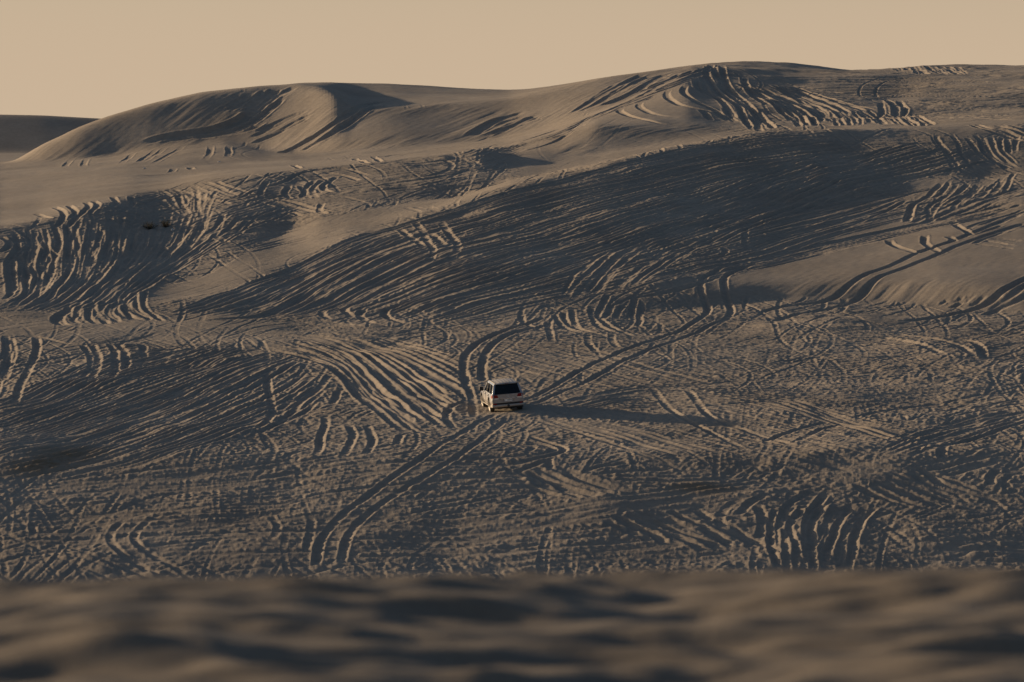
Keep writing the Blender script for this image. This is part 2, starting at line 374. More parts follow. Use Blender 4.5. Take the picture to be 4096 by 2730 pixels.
for p in ([(500,1440),(590,1490),(570,1580),(480,1640)],[(640,1425),(705,1490),(640,1567)],[(790,1390),(815,1440),(740,1510),(600,1640)],[(1030,1345),(1085,1400),(980,1470)],[(860,1380),(900,1420),(820,1500)],[(1200,1340),(1230,1420),(1100,1500)],[(330,1500),(500,1560)]):
    single(S(1,1,p), depth=.2, berm=.08, half=.22)
bundle(S(1,1,[(1500,1270),(1800,1370),(2100,1440)]), S(1,1,[(2000,1200),(2250,1290),(2500,1380)]), 8, part=.6, depth=.13, berm=.07)
bundle(S(1,2,[(-200,1310),(100,1420),(500,1560)]), S(1,2,[(100,1330),(500,1420),(900,1500)]), 9, part=.6, depth=.13, berm=.06)
bundle(S(1,1,[(1250,1300),(1500,1400),(1700,1560)]), S(1,1,[(2200,1250),(2000,1400),(1900,1567)]), 12, part=.4, depth=.13, berm=.07)
for p in ([(110,1190),(50,1290),(60,1370)],[(310,1220),(270,1320),(340,1370)],[(420,1230),(440,1300),(440,1360)],[(560,1180),(460,1270),(500,1370)],[(620,1180),(520,1270),(560,1370)],[(760,1150),(640,1230),(650,1290),(730,1320)],[(620,1400),(590,1470),(640,1520)],
          [(0,1260),(250,1200),(400,1120),(640,1095),(800,1090),(1080,1160)],[(600,1110),(780,1140),(960,1190)],[(1700,990),(1800,1040),(1760,1110),(1560,1170)],[(1880,985),(1980,1030),(1960,1090),(1740,1190)],[(1960,990),(2060,1050),(1900,1140)],[(2140,960),(2260,1020),(2180,1090)],[(900,1000),(1040,1050)],[(1080,985),(1160,1030)],[(350,1055),(410,1090)]):
    single(S(1,2,p), depth=.17, berm=.09, half=.22)
bundle(S(1,2,[(1000,1060),(1700,970),(2353,860)]), S(1,2,[(900,1350),(1700,1250),(2353,1100)]), 24, part=.4, depth=.07, berm=.04)
# strip behind the crest
bundle(S(1,2,[(1250,1460),(1380,1520)]), S(1,2,[(1900,1400),(2050,1440)]), 6, depth=.05, berm=.02)
bundle(S(2,2,[(-200,330),(100,230),(500,130),(700,110)]), S(2,2,[(-100,420),(300,330),(800,220),(1100,160)]), 6, depth=.07, berm=.03)
# verticals crossing the crest of the middle face
for p in ([(1480,90),(1540,200),(1590,300),(1620,400),(1560,500)],[(1700,80),(1760,190),(1840,290),(1850,380),(1760,480)],[(1300,150),(1400,230),(1530,310),(1540,360)],[(1590,200),(1680,260),(1740,330)],[(1000,900),(950,950),(1000,1000),(1100,1040)],[(1230,890),(1190,940),(1250,1000),(1400,1040)],[(640,900),(610,950),(680,1000)],[(840,890),(830,930),(920,970)]):
    single(S(2,2,p), depth=.2, berm=.09, half=.24)
bundle(S(2,2,[(0,1010),(500,990),(1000,1060),(1500,1040)]), S(2,2,[(300,1130),(800,1180),(1300,1180),(1900,1060)]), 18, part=.4, depth=.10, berm=.06)
# right: double track over the low dune
twin(S(2,4,[(-100,935),(0,915),(300,870),(580,830),(740,700),(900,590),(1150,500),(1370,390),(1700,280),(2353,20)]), S(2,4,[(-100,1010),(0,1000),(400,925),(780,850),(940,690),(1050,600),(1250,530),(1550,410),(1800,310),(2353,120)]), depth=.24, berm=.05, half=.26, fade=.03)
for p in ([(2500,560),(2353,640),(2150,740),(2000,860),(1700,960),(1200,1020)],[(2500,640),(2353,700),(2230,800),(2050,930)],[(2500,720),(2353,790),(2200,870),(2000,970)]):
    single(S(2,4,p), depth=.28, berm=.14, half=.32)
bundle(S(2,4,[(1600,830),(1500,870)]), S(2,4,[(2100,720),(1800,930)]), 6, depth=.12, berm=.06)
for p in ([(1100,270),(1180,330),(1380,395)],[(1450,230),(1455,310),(1600,390)],[(1330,-60),(1290,110)],[(1550,-60),(1500,60),(1540,100)],[(1700,70),(1760,160),(1880,230)],[(1660,240),(1720,290)]):
    single(S(2,4,p), depth=.2, berm=.08, half=.25)
bundle(S(1,4,[(1440,1270),(1000,1330),(500,1420),(-100,1580)]), S(1,4,[(1440,1310),(1100,1480),(700,1640),(200,1760)]), 11, part=.6, depth=.10, berm=.04)
bundle(S(1,4,[(1250,1600),(1500,1450),(1800,1330),(2353,1180)]), S(1,4,[(1500,1640),(1900,1500),(2200,1380),(2450,1250)]), 9, part=.6, depth=.14, berm=.06, half=.2)
bundle(S(1,4,[(1600,1220),(1500,1330),(1330,1420),(1300,1560)]), S(1,4,[(2353,1100),(2200,1300),(2000,1500)]), 10, part=.4, depth=.12, berm=.06, half=.2)
bundle(S(2,4,[(1700,150),(2000,60),(2400,-60)]), S(2,4,[(1900,330),(2150,220),(2450,100)]), 8, part=.4, depth=.14, berm=.07)
bundle(S(2,4,[(1800,300),(2100,340),(2400,390)]), S(2,4,[(1950,260),(2200,270),(2400,280)]), 5, part=.5, depth=.1, berm=.05)
bundle(S(2,4,[(-200,450),(0,420),(500,310),(1000,200),(1500,90),(2353,-90)]), S(2,4,[(-200,560),(0,520),(500,400),(1100,260),(1700,130),(2353,0)]), 26, part=.5, amp=.08, depth=.12, berm=.05, half=.15)
bundle(S(2,3,[(900,790),(1400,680),(1900,560),(2353,430)]), S(2,3,[(1000,830),(1500,740),(2000,600),(2353,520)]), 10, part=.5, amp=.08, depth=.11, berm=.05, half=.15)
for p in ([(1000,1160),(1300,1230),(1500,1290),(1620,1360)],[(1150,1125),(1500,1195),(1750,1260),(1880,1350)],[(1650,1180),(1850,1210),(1960,1290),(1990,1360)]):
    single(S(2,4,p), depth=.22, berm=.12, half=.28)
bundle(S(2,4,[(-100,1070),(900,1080),(2353,1020)]), S(2,4,[(-100,1560),(1100,1500),(2353,1480)]), 26, part=.3, depth=.08, berm=.05)
# floor, right part
bundle([(600,395),(700,390),(800,386),(900,380)], [(580,412),(720,405),(850,400),(1024,396)], 12, part=.5, depth=.12, berm=.05)
twin(S(3,3,[(1290,140),(1400,290),(1550,420),(1900,590),(2200,740)]), S(3,3,[(1600,150),(1720,310),(1850,440),(2353,610),(2700,720)]), depth=.17, berm=.07)
bundle(S(3,3,[(300,330),(1000,150),(1500,110),(2353,40)]), S(3,3,[(600,360),(1200,270),(1700,300),(2353,300)]), 14, part=.4, depth=.13, berm=.07)
bundle(S(3,3,[(150,450),(700,600),(1300,780)]), S(3,3,[(500,430),(1200,560),(2000,760)]), 18, part=.4, depth=.09, berm=.05)
for p in ([(120,590),(360,650),(490,700),(400,770),(0,860)],[(60,620),(330,680),(380,730),(150,790)],[(80,700),(200,690),(170,750)],[(350,790),(350,870),(400,900)],[(0,940),(200,870),(350,800)],[(0,900),(300,1010),(650,1120)],
          [(100,1030),(400,1140),(700,1250)],[(600,930),(1000,840),(1100,820)],[(700,960),(1200,900),(1500,880)]):
    single(S(3,3,p), depth=.17, berm=.08, half=.22)
bundle(S(3,3,[(0,900),(300,1060),(680,1200)]), S(3,3,[(420,880),(850,1050),(1350,1170)]), 13, part=.4, depth=.16, berm=.08, half=.22)
bundle(S(3,3,[(500,960),(1200,950),(2000,900)]), S(3,3,[(900,1050),(1500,1030),(2200,960)]), 10, part=.4, depth=.14, berm=.07)
bundle(S(3,3,[(0,1270),(800,1180),(1500,1080),(2400,950)]), S(3,3,[(0,1500),(900,1330),(1600,1200),(2400,1060)]), 20, part=.5, depth=.08, berm=.045)
bundle(S(3,3,[(800,1380),(1100,1500),(1300,1640)]), S(3,3,[(1640,1220),(2353,1560),(2600,1700)]), 15, part=.4, depth=.19, berm=.11, half=.24)
bundle(S(3,3,[(1100,1380),(1400,1500),(1700,1650)]), S(3,3,[(1250,1340),(1700,1500),(2000,1640)]), 5, part=.4, depth=.17, berm=.09)
for p in ([(2353,1130),(2200,1210),(2050,1330)],[(2150,1160),(2000,1230),(1900,1330)],[(2250,1210),(2320,1350),(2300,1450),(2260,1540)],[(1900,1330),(1960,1450)],[(1080,1400),(1140,1480)]):
    single(S(3,3,p), depth=.17, berm=.08, half=.26)
bundle([(811,481),(784,498),(772,517),(770,533),(774,570)], [(888,506),(868,525),(858,545),(850,575)], 14, part=.6, amp=.15, depth=.17, berm=.10, half=.2, clod=.8)
bundle([(768,392),(844,417),(931,440),(1024,456)], [(768,410),(833,424),(909,450),(1014,470)], 10, part=.5, depth=.15, berm=.10)
for p in ([(-40,650),(0,630),(300,530),(580,450)],[(260,660),(500,550),(740,480)],[(740,440),(1000,390),(1350,320),(1900,240)],[(1650,680),(1600,760),(1610,830)],[(1500,650),(1350,760)],[(2100,890),(2050,1000),(2060,1050)],[(2190,1020),(2230,1100),(2290,1060)],[(1750,860),(1900,740)]):
    single(S(3,4,p), depth=.2, berm=.09, half=.24)
bundle([(856,455),(931,427),(1034,404)], [(905,462),(975,441),(1034,420)], 16, part=.5, depth=.12, berm=.08)
bundle([(930,400),(980,392),(1034,386)], [(930,440),(990,424),(1034,416)], 14, part=.5, depth=.12, berm=.07)
bundle([(905,465),(960,455),(1010,440)], [(920,478),(970,470),(1010,460)], 8, part=.5, depth=.14, berm=.09)
bundle(S(3,4,[(700,1030),(1000,1180),(1300,1290)]), S(3,4,[(1300,830),(1700,1000),(2300,1250)]), 15, part=.5, depth=.16, berm=.10, half=.22)
bundle(S(3,4,[(100,840),(500,930),(900,1000)]), S(3,4,[(400,750),(900,850),(1300,930)]), 14, part=.5, depth=.13, berm=.08)
bundle(S(3,4,[(0,0),(900,60),(2353,150)]), S(3,4,[(0,300),(900,380),(1900,420)]), 30, part=.3, depth=.11, berm=.07)
bundle([(768,470),(860,478),(940,492)], [(900,470),(980,492),(1034,500)], 8, part=.5, depth=.09, berm=.05)
# upper right dune
for p in ([(1830,140),(1790,220),(1830,300),(1910,400),(2050,490),(2110,550),(2130,620),(2230,740)],[(1930,140),(1950,240),(2000,350),(2150,480),(2250,600),(2330,740)],[(1860,150),(1880,230),(1940,300),(1930,340),(2040,440),(2200,560)],[(2130,250),(2160,350),(2250,450),(2353,520)],
          [(1700,280),(1730,370),(1900,450),(2000,560),(2060,640)],[(1960,530),(2000,600),(2060,660)],[(2200,600),(2250,680),(2290,745)],[(2250,560),(2330,640),(2400,720)]):
    single(S(1,3,p), depth=.24, berm=.12, half=.28, bw=.25)
for p in ([(1610,320),(1590,390),(1700,480),(1850,550),(2050,660)],[(1450,365),(1430,420),(1560,500),(1800,560),(2030,660)],[(1180,480),(1170,520),(1300,580),(1500,610)],[(1000,540),(1000,570),(1200,630),(1400,680),(1600,685)],[(1760,240),(1780,350),(1850,420)],[(1750,550),(1830,640)]):
    single(S(1,3,p), depth=.2, berm=.05, half=.28)
bundle(S(1,4,[(-300,300),(0,480),(250,720)]), S(1,4,[(0,370),(300,480),(500,580),(560,700)]), 13, part=.6, depth=.2, berm=.11, half=.22)
bundle(S(1,4,[(0,330),(400,520),(560,680)]), S(1,4,[(100,280),(700,480),(1000,560)]), 10, part=.5, depth=.18, berm=.09, half=.26)
bundle(S(1,4,[(490,540),(560,620),(590,700)]), S(1,4,[(1300,560),(1450,620),(1600,700)]), 26, part=.5, depth=.14, berm=.08, half=.17)
bundle(S(1,4,[(950,440),(1050,500),(1000,640)]), S(1,4,[(1200,440),(1280,540),(1250,640)]), 5, part=.6, depth=.2, berm=.11, half=.26)
bundle(S(1,4,[(1110,158),(1180,185),(1270,222)]), S(1,4,[(1720,148),(1800,185),(1880,225)]), 15, part=.8, depth=.14, berm=.06, half=.28)
bundle(S(1,4,[(-200,230),(1000,260),(2353,280)]), S(1,4,[(300,450),(1200,430),(2353,430)]), 26, part=.35, depth=.13, berm=.08)
bundle(S(1,4,[(1300,430),(1800,500),(2353,520)]), S(1,4,[(1300,620),(1800,630),(2353,650)]), 12, part=.35, depth=.10, berm=.06)
bundle(S(1,4,[(1850,680),(2100,760),(2400,860)]), S(1,4,[(2150,670),(2300,700),(2450,760)]), 8, part=.5, depth=.17, berm=.09, half=.24)
bundle(S(1,3,[(-100,890),(500,700),(1000,500),(1500,300),(1900,160)]), S(1,3,[(-100,970),(400,850),(700,650),(1100,500),(1600,330)]), 15, part=.4, amp=.1, depth=.15, berm=.05, half=.18)
bundle(S(1,3,[(1000,430),(1400,280),(1800,140)]), S(1,3,[(1100,450),(1500,320),(1900,180)]), 8, part=.5, amp=.1, depth=.12, berm=.05, half=.2)
bundle(S(1,4,[(1450,700),(1440,800),(1550,960),(1680,1180)]), S(1,4,[(1700,700),(1750,850),(1870,1060),(1960,1150)]), 3, part=.8, depth=.13, berm=.05)
bundle(S(1,4,[(1700,760),(1900,1000),(2150,1120)]), S(1,4,[(2353,750),(2300,900),(2400,1050)]), 8, part=.5, depth=.12, berm=.06)
# back dune
for p in ([(1180,470),(1000,510),(860,590),(700,690),(540,790),(400,870),(250,945)],[(1120,510),(1040,540),(900,640),(720,750),(560,850),(420,930)]):
    single(S(1,2,p), depth=.34, berm=.12, half=.42, bw=.35, fade=.03)
for p in ([(500,545),(330,620),(150,710),(-60,810)],[(570,565),(400,640),(200,750),(-20,860)],[(440,560),(250,640),(0,760)],[(520,600),(330,700),(60,830)]):
    single(S(1,2,p), depth=.24, berm=.08, half=.3, bw=.3)
bundle(S(1,1,[(2500,380),(2200,620),(1900,720),(1500,790),(1200,880)]), S(1,1,[(2650,470),(2353,700),(2000,770),(1600,830)]), 6, part=.6, depth=.32, berm=.14, half=.45, bw=.4)
bundle(S(1,2,[(-100,400),(-200,480),(-400,560)]), S(1,2,[(380,330),(150,470),(-50,620)]), 7, part=.6, depth=.2, berm=.1, half=.45, bw=.4)
for p in ([(680,985),(620,1040),(600,1080)],[(840,970),(790,1020),(770,1080)],[(1400,880),(1250,940),(1110,1050)],[(1500,880),(1350,980),(1240,1050)],[(1570,870),(1420,970),(1280,1045)],[(1740,840),(1600,940),(1400,1050)],[(1940,860),(1930,960),(1870,1020)],[(2110,870),(2100,970),(2060,1000)],[(1600,1080),(1590,1110),(1560,1130)],[(1740,1070),(1780,1100)]):
    single(S(1,1,p), depth=.09, berm=.05, half=.26, fade=.3)
bundle(S(1,1,[(700,1180),(1500,1130),(2353,1080)]), S(1,1,[(900,1200),(1700,1160),(2500,1110)]), 7, part=.35, depth=.06, berm=.03)
bundle(S(1,2,[(2500,560),(2200,660),(1950,800)]), S(1,2,[(2700,600),(2400,720),(2150,800)]), 4, part=.8, depth=.2, berm=.08, half=.45, bw=.4)
bundle(S(1,3,[(1100,200),(800,380),(400,640)]), S(1,3,[(1600,200),(1200,420),(900,520)]), 7, part=.5, depth=.14, berm=.06, half=.4, bw=.4)
bundle([(768,182),(850,160),(925,138)], [(790,212),(885,186),(1010,158)], 22, part=.4, depth=.2, berm=.14, half=.18)
bundle([(640,215),(740,180),(830,150)], [(700,250),(800,210),(880,180)], 22, part=.4, depth=.2, berm=.14, half=.18)
bundle(TA, TB, 10, part=.4, amp=.2, depth=.15, berm=.1, half=.15); bundle(TB, TC, 16, part=.4, amp=.2, depth=.15, berm=.1, half=.15); bundle(TC, TD, 14, part=.4, amp=.2, depth=.14, berm=.09, half=.15)
bundle([(100,202),(150,197),(210,186)], [(105,240),(160,235),(230,215)], 22, part=.3, amp=.3, depth=.12, berm=.08, half=.15)
bundle([(180,205),(230,196),(290,180)], [(210,240),(250,226),(310,205)], 16, part=.4, amp=.3, depth=.12, berm=.08, half=.15)
twin(S(2,2,[(1925,1620),(1920,1567),(1910,1450),(1930,1350),(2000,1250),(2100,1180),(2250,1120),(2400,1060),(2700,980)]), S(2,2,[(2085,1567),(2080,1450),(2110,1330),(2180,1230),(2290,1160),(2420,1110),(2700,1050)]), depth=.22, berm=.09, half=.24, fade=.04)
twin(S(3,2,[(2250,400),(2080,470),(1900,560),(1700,700),(1500,850),(1250,1010),(1000,1180),(750,1370),(600,1567),(560,1800)]), S(3,2,[(2353,440),(2200,520),(1950,740),(1700,900),(1500,1020),(1200,1200),(950,1400),(850,1567),(800,1800)]), depth=.17, berm=.09, half=.22, fade=.02)
twin(S(3,3,[(60,290),(240,220),(400,130),(560,50),(660,-5)]), S(3,3,[(180,320),(420,210),(600,150),(780,60),(920,-5)]), depth=.18, berm=.07, half=.21, fade=.03)
twin(S(2,3,[(480,1567),(600,1490),(800,1390),(1000,1300),(1250,1200),(1450,1120),(1600,1080),(1700,1010),(1800,940),(1810,880),(1750,790),(1735,720),(1740,640),(1800,600),(1950,520)]),
     S(2,3,[(720,1567),(900,1460),(1100,1350),(1300,1260),(1500,1180),(1700,1110),(1850,1040),(2000,960),(2010,890),(1960,800),(1945,700),(1945,600),(2010,570),(2200,500)]), depth=.20, berm=.07, half=.21, fade=.02)
print('tracks', round(time.time()-T0, 1))
# slip faces: fine grooves running down the slope
slip = np.clip(band(16, 17, .3)*ur(-400, 690)+band(14.05, 15, .3)*ur(560, 790)+band(8, 9, .3)*ur(700, 1400), 0, 1)
groove = np.zeros((NY, NX), np.float32)
for lam, am in ((.45, .005), (1.0, .009), (3.0, .016)):
    groove += fieldnoise(lam, .3, ang=math.atan2(1.7, 1.0), stretch=14)*am
H += groove*slip*(0.5+0.5*np.tanh(fieldnoise(14)))
# wind ripples and broad undulation
H += fieldnoise(.35, .2, ang=math.radians(35), stretch=4)*0.004
H += (fieldnoise(9, .5)*0.03+fieldnoise(22, .5)*0.055)*np.clip(0.35+R, 0, 1)*np.clip(1-0.6*slip, 0, 1)
# keep a footprint of calm sand under the vehicle, sloping with it
def repose(H, it, tx=.55):
    # loose sand slumps back to its angle of repose
    lx, ly = tx*GDX, tx*GDY
    for _ in range(it):
        d = np.diff(H, axis=1); e = np.clip(np.abs(d)-lx, 0, None)*np.sign(d)*.3
        H[:,:-1] += e; H[:,1:] -= e
        d = np.diff(H, axis=0); e = np.clip(np.abs(d)-ly, 0, None)*np.sign(d)*.3
        H[:-1] += e; H[1:] -= e
repose(H, 8)
H = gauss1(gauss1(H, .5, 0), .6, 1)
print('relief', round(time.time()-T0, 1))
# ------------------------------------------------------------------- car spot
CAR_X, CAR_Y = locate(506.0, 411.0)
CAR_YAW, CAR_PITCH, CAR_ROLL = math.radians(9.0), math.radians(3.0), math.radians(-4.8)
CAR_Z = float(base_xy(CAR_X, CAR_Y+1.4))
def car_plane(x, y):
    c, s = math.cos(CAR_YAW), math.sin(CAR_YAW); dx, dy = x-CAR_X, y-CAR_Y
    lx, ly = dx*c+dy*s, -dx*s+dy*c
    w = np.exp(-(np.maximum(0, np.abs(lx)-1.0)/1.3)**2-(np.maximum(0, np.abs(ly-1.4)-2.6)/1.6)**2)
    return CAR_Z+lx*math.tan(-CAR_ROLL)+(ly-1.4)*math.tan(CAR_PITCH), w

def relief(x, y):
    fi = (y-GY0)/GDY; fj = (x-GX0)/GDX
    w = np.clip((y-GY0)/4, 0, 1)*np.clip((GY1-y)/6, 0, 1)*np.clip((x-GX0)/4, 0, 1)*np.clip((GX1-x)/4, 0, 1)
    return bil(H, np.clip(fi, 0, NY-2), np.clip(fj, 0, NX-2))*w
def far_swell(x, y):
    return (.05*np.sin(x*.11+.9*np.sin(y*.05))*np.sin(y*.13+x*.07))*np.clip((y-600)/20, 0, 1)*np.clip((2500-y)/900, 0, 1)
def ground_z(x, y):
    z = base_ud(U0+F*x/y, y)
    far = y > 895
    if np.any(far):
        u = np.clip(U0+F*x/y, UG[0], UG[-1])
        zz = np.interp(y, [895, 1500, 9000], [(V0-163.5)*895/F, (V0-150)*1500/F, (V0-133)*9000/F])
        z = np.where(far, zz, z)
    z = z+relief(x, y)*1.0+far_swell(x, y)
    p, w = car_plane(x, y)
    return z*(1-w)+(p+.5*relief(x, y))*w

def grid_mesh(name, XX, YY, ZZ, mat):
    nr, nc = XX.shape
    me = bpy.data.meshes.new(name)
    co = np.stack([XX, YY, ZZ], -1).astype(np.float32).reshape(-1)
    idx = np.arange(nr*nc, dtype=np.int32).reshape(nr, nc)
    q = np.stack([idx[:-1,:-1], idx[:-1,1:], idx[1:,1:], idx[1:,:-1]], -1).reshape(-1)
    nf = (nr-1)*(nc-1)
    me.vertices.add(nr*nc); me.vertices.foreach_set('co', co)
    me.loops.add(nf*4); me.loops.foreach_set('vertex_index', q)
    me.polygons.add(nf); me.polygons.foreach_set('loop_start', np.arange(0, nf*4, 4, dtype=np.int32))
    try: me.polygons.foreach_set('loop_total', np.full(nf, 4, dtype=np.int32))
    except Exception: pass
    me.update(calc_edges=True)
    me.polygons.foreach_set('use_smooth', np.ones(nf, dtype=bool))
    me.materials.append(mat); me.update()
    o = bpy.data.objects.new(name, me); bpy.context.scene.collection.objects.link(o)
    return o

def N(nt, t, **k):
    n = nt.nodes.new(t)
    for a, b in k.items():
        if a in n.inputs: n.inputs[a].default_value = b
        else: setattr(n, a, b)
    return n
def new_mat(name):
    m = bpy.data.materials.new(name); m.use_nodes = True; nt = m.node_tree
    return m, nt, nt.nodes['Principled BSDF']
def sand_material(name, near=False):
    m, nt, b = new_mat(name); lk = nt.links.new
    geo = N(nt, 'ShaderNodeNewGeometry')
    n1 = N(nt, 'ShaderNodeTexNoise'); n1.inputs['Scale'].default_value = .12 if not near else 1.2; n1.inputs['Detail'].default_value = 5
    n2 = N(nt, 'ShaderNodeTexNoise'); n2.inputs['Scale'].default_value = 2.2 if not near else 25; n2.inputs['Detail'].default_value = 4; n2.inputs['Roughness'].default_value = .65
    lk(geo.outputs['Position'], n1.inputs['Vector']); lk(geo.outputs['Position'], n2.inputs['Vector'])
    r = N(nt, 'ShaderNodeValToRGB'); e = r.color_ramp.elements
    e[0].position = .3; e[0].color = (.26, .222, .182, 1); e[1].position = .7; e[1].color = (.335, .287, .235, 1)
    lk(n1.outputs['Fac'], r.inputs['Fac'])
    r2 = N(nt, 'ShaderNodeValToRGB'); e = r2.color_ramp.elements
    e[0].position = .3; e[0].color = (.86, .86, .86, 1); e[1].position = .7; e[1].color = (1.08, 1.07, 1.05, 1)
    lk(n2.outputs['Fac'], r2.inputs['Fac'])
    mx = N(nt, 'ShaderNodeMix', data_type='RGBA', blend_type='MULTIPLY'); mx.inputs[0].default_value = 1
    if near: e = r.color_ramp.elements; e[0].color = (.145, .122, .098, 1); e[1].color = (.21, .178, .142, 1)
    lk(r.outputs['Color'], mx.inputs[6]); lk(r2.outputs['Color'], mx.inputs[7])
    out = mx.outputs[2]
    if not near:
        # damp, darker sand dug up in a few places (x, y, rx, ry, rotation)
        for (u, v, rx, ry, rot) in ((70,452,6,4,.9),(34,466,5,3,.6),(700,486,5,2.5,-.2)):
            if rx == 0: continue
            x, y = locate(u, v)
            mp = N(nt, 'ShaderNodeMapping', vector_type='TEXTURE'); mp.inputs['Location'].default_value = (x, y, 0); mp.inputs['Scale'].default_value = (rx, ry, 1000); mp.inputs['Rotation'].default_value = (0, 0, rot)
            gr = N(nt, 'ShaderNodeTexGradient', gradient_type='SPHERICAL')
            ad = N(nt, 'ShaderNodeMath', operation='MULTIPLY_ADD'); ad.inputs[1].default_value = 1.6; ad.inputs[2].default_value = -1.35
            n3 = n2
            lk(geo.outputs['Position'], mp.inputs['Vector']); lk(mp.outputs['Vector'], gr.inputs['Vector'])
            su = N(nt, 'ShaderNodeMath', operation='ADD'); lk(n3.outputs['Fac'], ad.inputs[0]); lk(ad.outputs[0], su.inputs[0])
            g2 = N(nt, 'ShaderNodeMath', operation='MULTIPLY'); g2.inputs[1].default_value = 1.5; lk(gr.outputs['Fac'], g2.inputs[0]); lk(g2.outputs[0], su.inputs[1]); su.use_clamp = True
            mm = N(nt, 'ShaderNodeMix', data_type='RGBA', blend_type='MULTIPLY'); lk(su.outputs[0], mm.inputs[0]); lk(out, mm.inputs[6]); mm.inputs[7].default_value = (.66, .58, .48, 1)
            out = mm.outputs[2]
    lk(out, b.inputs['Base Color'])
    b.inputs['Roughness'].default_value = 1; b.inputs['Diffuse Roughness'].default_value = .3; b.inputs['Specular IOR Level'].default_value = .12
    n4 = N(nt, 'ShaderNodeTexNoise'); n4.inputs['Scale'].default_value = 9 if not near else 60; n4.inputs['Detail'].default_value = 3
    lk(geo.outputs['Position'], n4.inputs['Vector'])
    bp = N(nt, 'ShaderNodeBump'); bp.inputs['Distance'].default_value = .02 if not near else .006; bp.inputs['Strength'].default_value = .5
    lk(n4.outputs['Fac'], bp.inputs['Height']); lk(bp.outputs['Normal'], b.inputs['Normal'])
    return m
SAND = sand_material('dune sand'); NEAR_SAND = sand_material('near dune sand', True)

uc = np.concatenate([-6000*np.geomspace(1, .02, 30)[:-1]-0, np.arange(-150, -90, 2.0), np.arange(-90, -14, .9), np.arange(-14, 1038, DU), np.arange(1038, 1114, .9), np.arange(1114, 1180, 2.0), 1024+6000*np.geomspace(.02, 1, 30)])
uc = np.unique(np.round(uc, 3))
yr = np.concatenate([np.arange(130, 280, 6.0), np.arange(280, 600, DY), np.arange(600, 900, 1.5), np.geomspace(900, 9000, 30)])
UUm, YYm = np.meshgrid(uc, yr); XXm = (UUm-U0)*YYm/F
ZZm = ground_z(XXm, YYm)
g = grid_mesh('sand_dunes', XXm, YYm, ZZm, SAND); g['kind'] = 'structure'
print('dunes', len(g.data.vertices), round(time.time()-T0, 1))

# the crest the photographer stands on
xs = np.concatenate([-np.geomspace(5, 160, 40)[::-1], np.arange(-4.9, 4.9, .035), np.geomspace(5, 160, 40)])
ys = np.concatenate([-np.geomspace(.5, 60, 14)[::-1], np.linspace(0, 9.9, 20), np.arange(10, 34, .045), np.geomspace(34.1, 160, 60)])
XN, YN = np.meshgrid(xs, ys)
ci = np.clip(xs, -8, 8)
crest_y = 22+.5*np.sin(XN*.9)+.4*np.sin(XN*2.1+1)
zc = -1.70+np.where(YN < crest_y, .012*(YN-22), 0)+.0045*XN*np.exp(-(XN/20)**2)
drop = np.maximum(0, YN-crest_y)
zc = zc-.15*drop**1.35/(1+.02*drop)*1.0
zc = np.maximum(zc, -27+.6*np.sin(XN*.1))
rng = np.random.default_rng(77)
def small_noise(lam, bw, sx, sy, nx, ny, kx=1.0):
    w = np.fft.rfft2(rng.standard_normal((ny, nx))); a = np.fft.rfftfreq(nx, sx)[None,:]; b2 = np.fft.fftfreq(ny, sy)[:,None]
    f = np.maximum(np.sqrt(a*a*kx*kx+b2*b2), 1e-6); w *= np.exp(-.5*(np.log(f*lam)/bw)**2); o = np.fft.irfft2(w, s=(ny, nx)); return o/o.std()
n2x, n2y = 300, 560
sn = small_noise(.5, .35, .035, .045, n2x, n2y, 2.0)*.0115+small_noise(.25, .35, .035, .045, n2x, n2y, 1.6)*.0045+small_noise(.9, .4, .035, .045, n2x, n2y, 2.5)*.011+small_noise(1.8, .4, .035, .045, n2x, n2y, 1.5)*.010
sj = np.interp(XN, np.arange(-4.9-.0, 4.9+.7, .035)[:n2x], np.arange(n2x)); si = np.interp(YN, 9.7+np.arange(n2y)*.045, np.arange(n2y))
zc = zc+bil(sn, si, sj)*np.clip((YN-4)/6, 0, 1)
# keep the crest line level with the survey: 579 on the left, 566 on the right
vv = V0-F*zc/np.maximum(YN, 1); ub = U0+F*XN/np.maximum(YN, 1); ok_ = (YN > 12) & (YN < 34) & (ub > -200) & (ub < 1224)
nb = 48; bi = np.clip(((ub+200)/1424*nb).astype(int), 0, nb-1); low = np.array([vv[ok_ & (bi == k)].min() for k in range(nb)])
uc_ = -200+1424*(np.arange(nb)+.5)/nb; corr = gauss1(low-np.interp(uc_, [0, 500, 1024], [579, 573, 567]), 1.3, 0)
zc = zc+np.interp(np.clip(ub, -200, 1224), uc_, corr)*np.clip(YN, 5, 40)/F*np.clip((YN-3)/6, 0, 1)
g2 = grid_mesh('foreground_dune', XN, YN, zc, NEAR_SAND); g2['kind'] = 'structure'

# --------------------------------------------------------------- light and sky
sc = bpy.context.scene
SUN_EL, SUN_AZ = math.radians(9), math.radians(24.0)     # azimuth: degrees beyond straight left
sd = (-math.cos(SUN_EL)*math.cos(SUN_AZ), math.cos(SUN_EL)*math.sin(SUN_AZ), math.sin(SUN_EL))
from mathutils import Vector
L = bpy.data.lights.new('sun', 'SUN'); L.energy = SUN_E; L.angle = math.radians(.9); L.color = SUN_C
lo = bpy.data.objects.new('sun', L); sc.collection.objects.link(lo); lo.rotation_euler = Vector(sd).to_track_quat('Z', 'Y').to_euler()
w = bpy.data.worlds.new('World'); sc.world = w; w.use_nodes = True; nt = w.node_tree; bg = nt.nodes['Background']
sky = nt.nodes.new('ShaderNodeTexSky'); sky.sky_type = 'NISHITA'; sky.sun_disc = False
sky.sun_elevation = SUN_EL; sky.sun_rotation = math.atan2(sd[0], sd[1])
sky.air_density = AIR; sky.dust_density = DUST; sky.ozone_density = OZONE; sky.altitude = 0
bg.inputs[1].default_value = SKY_S
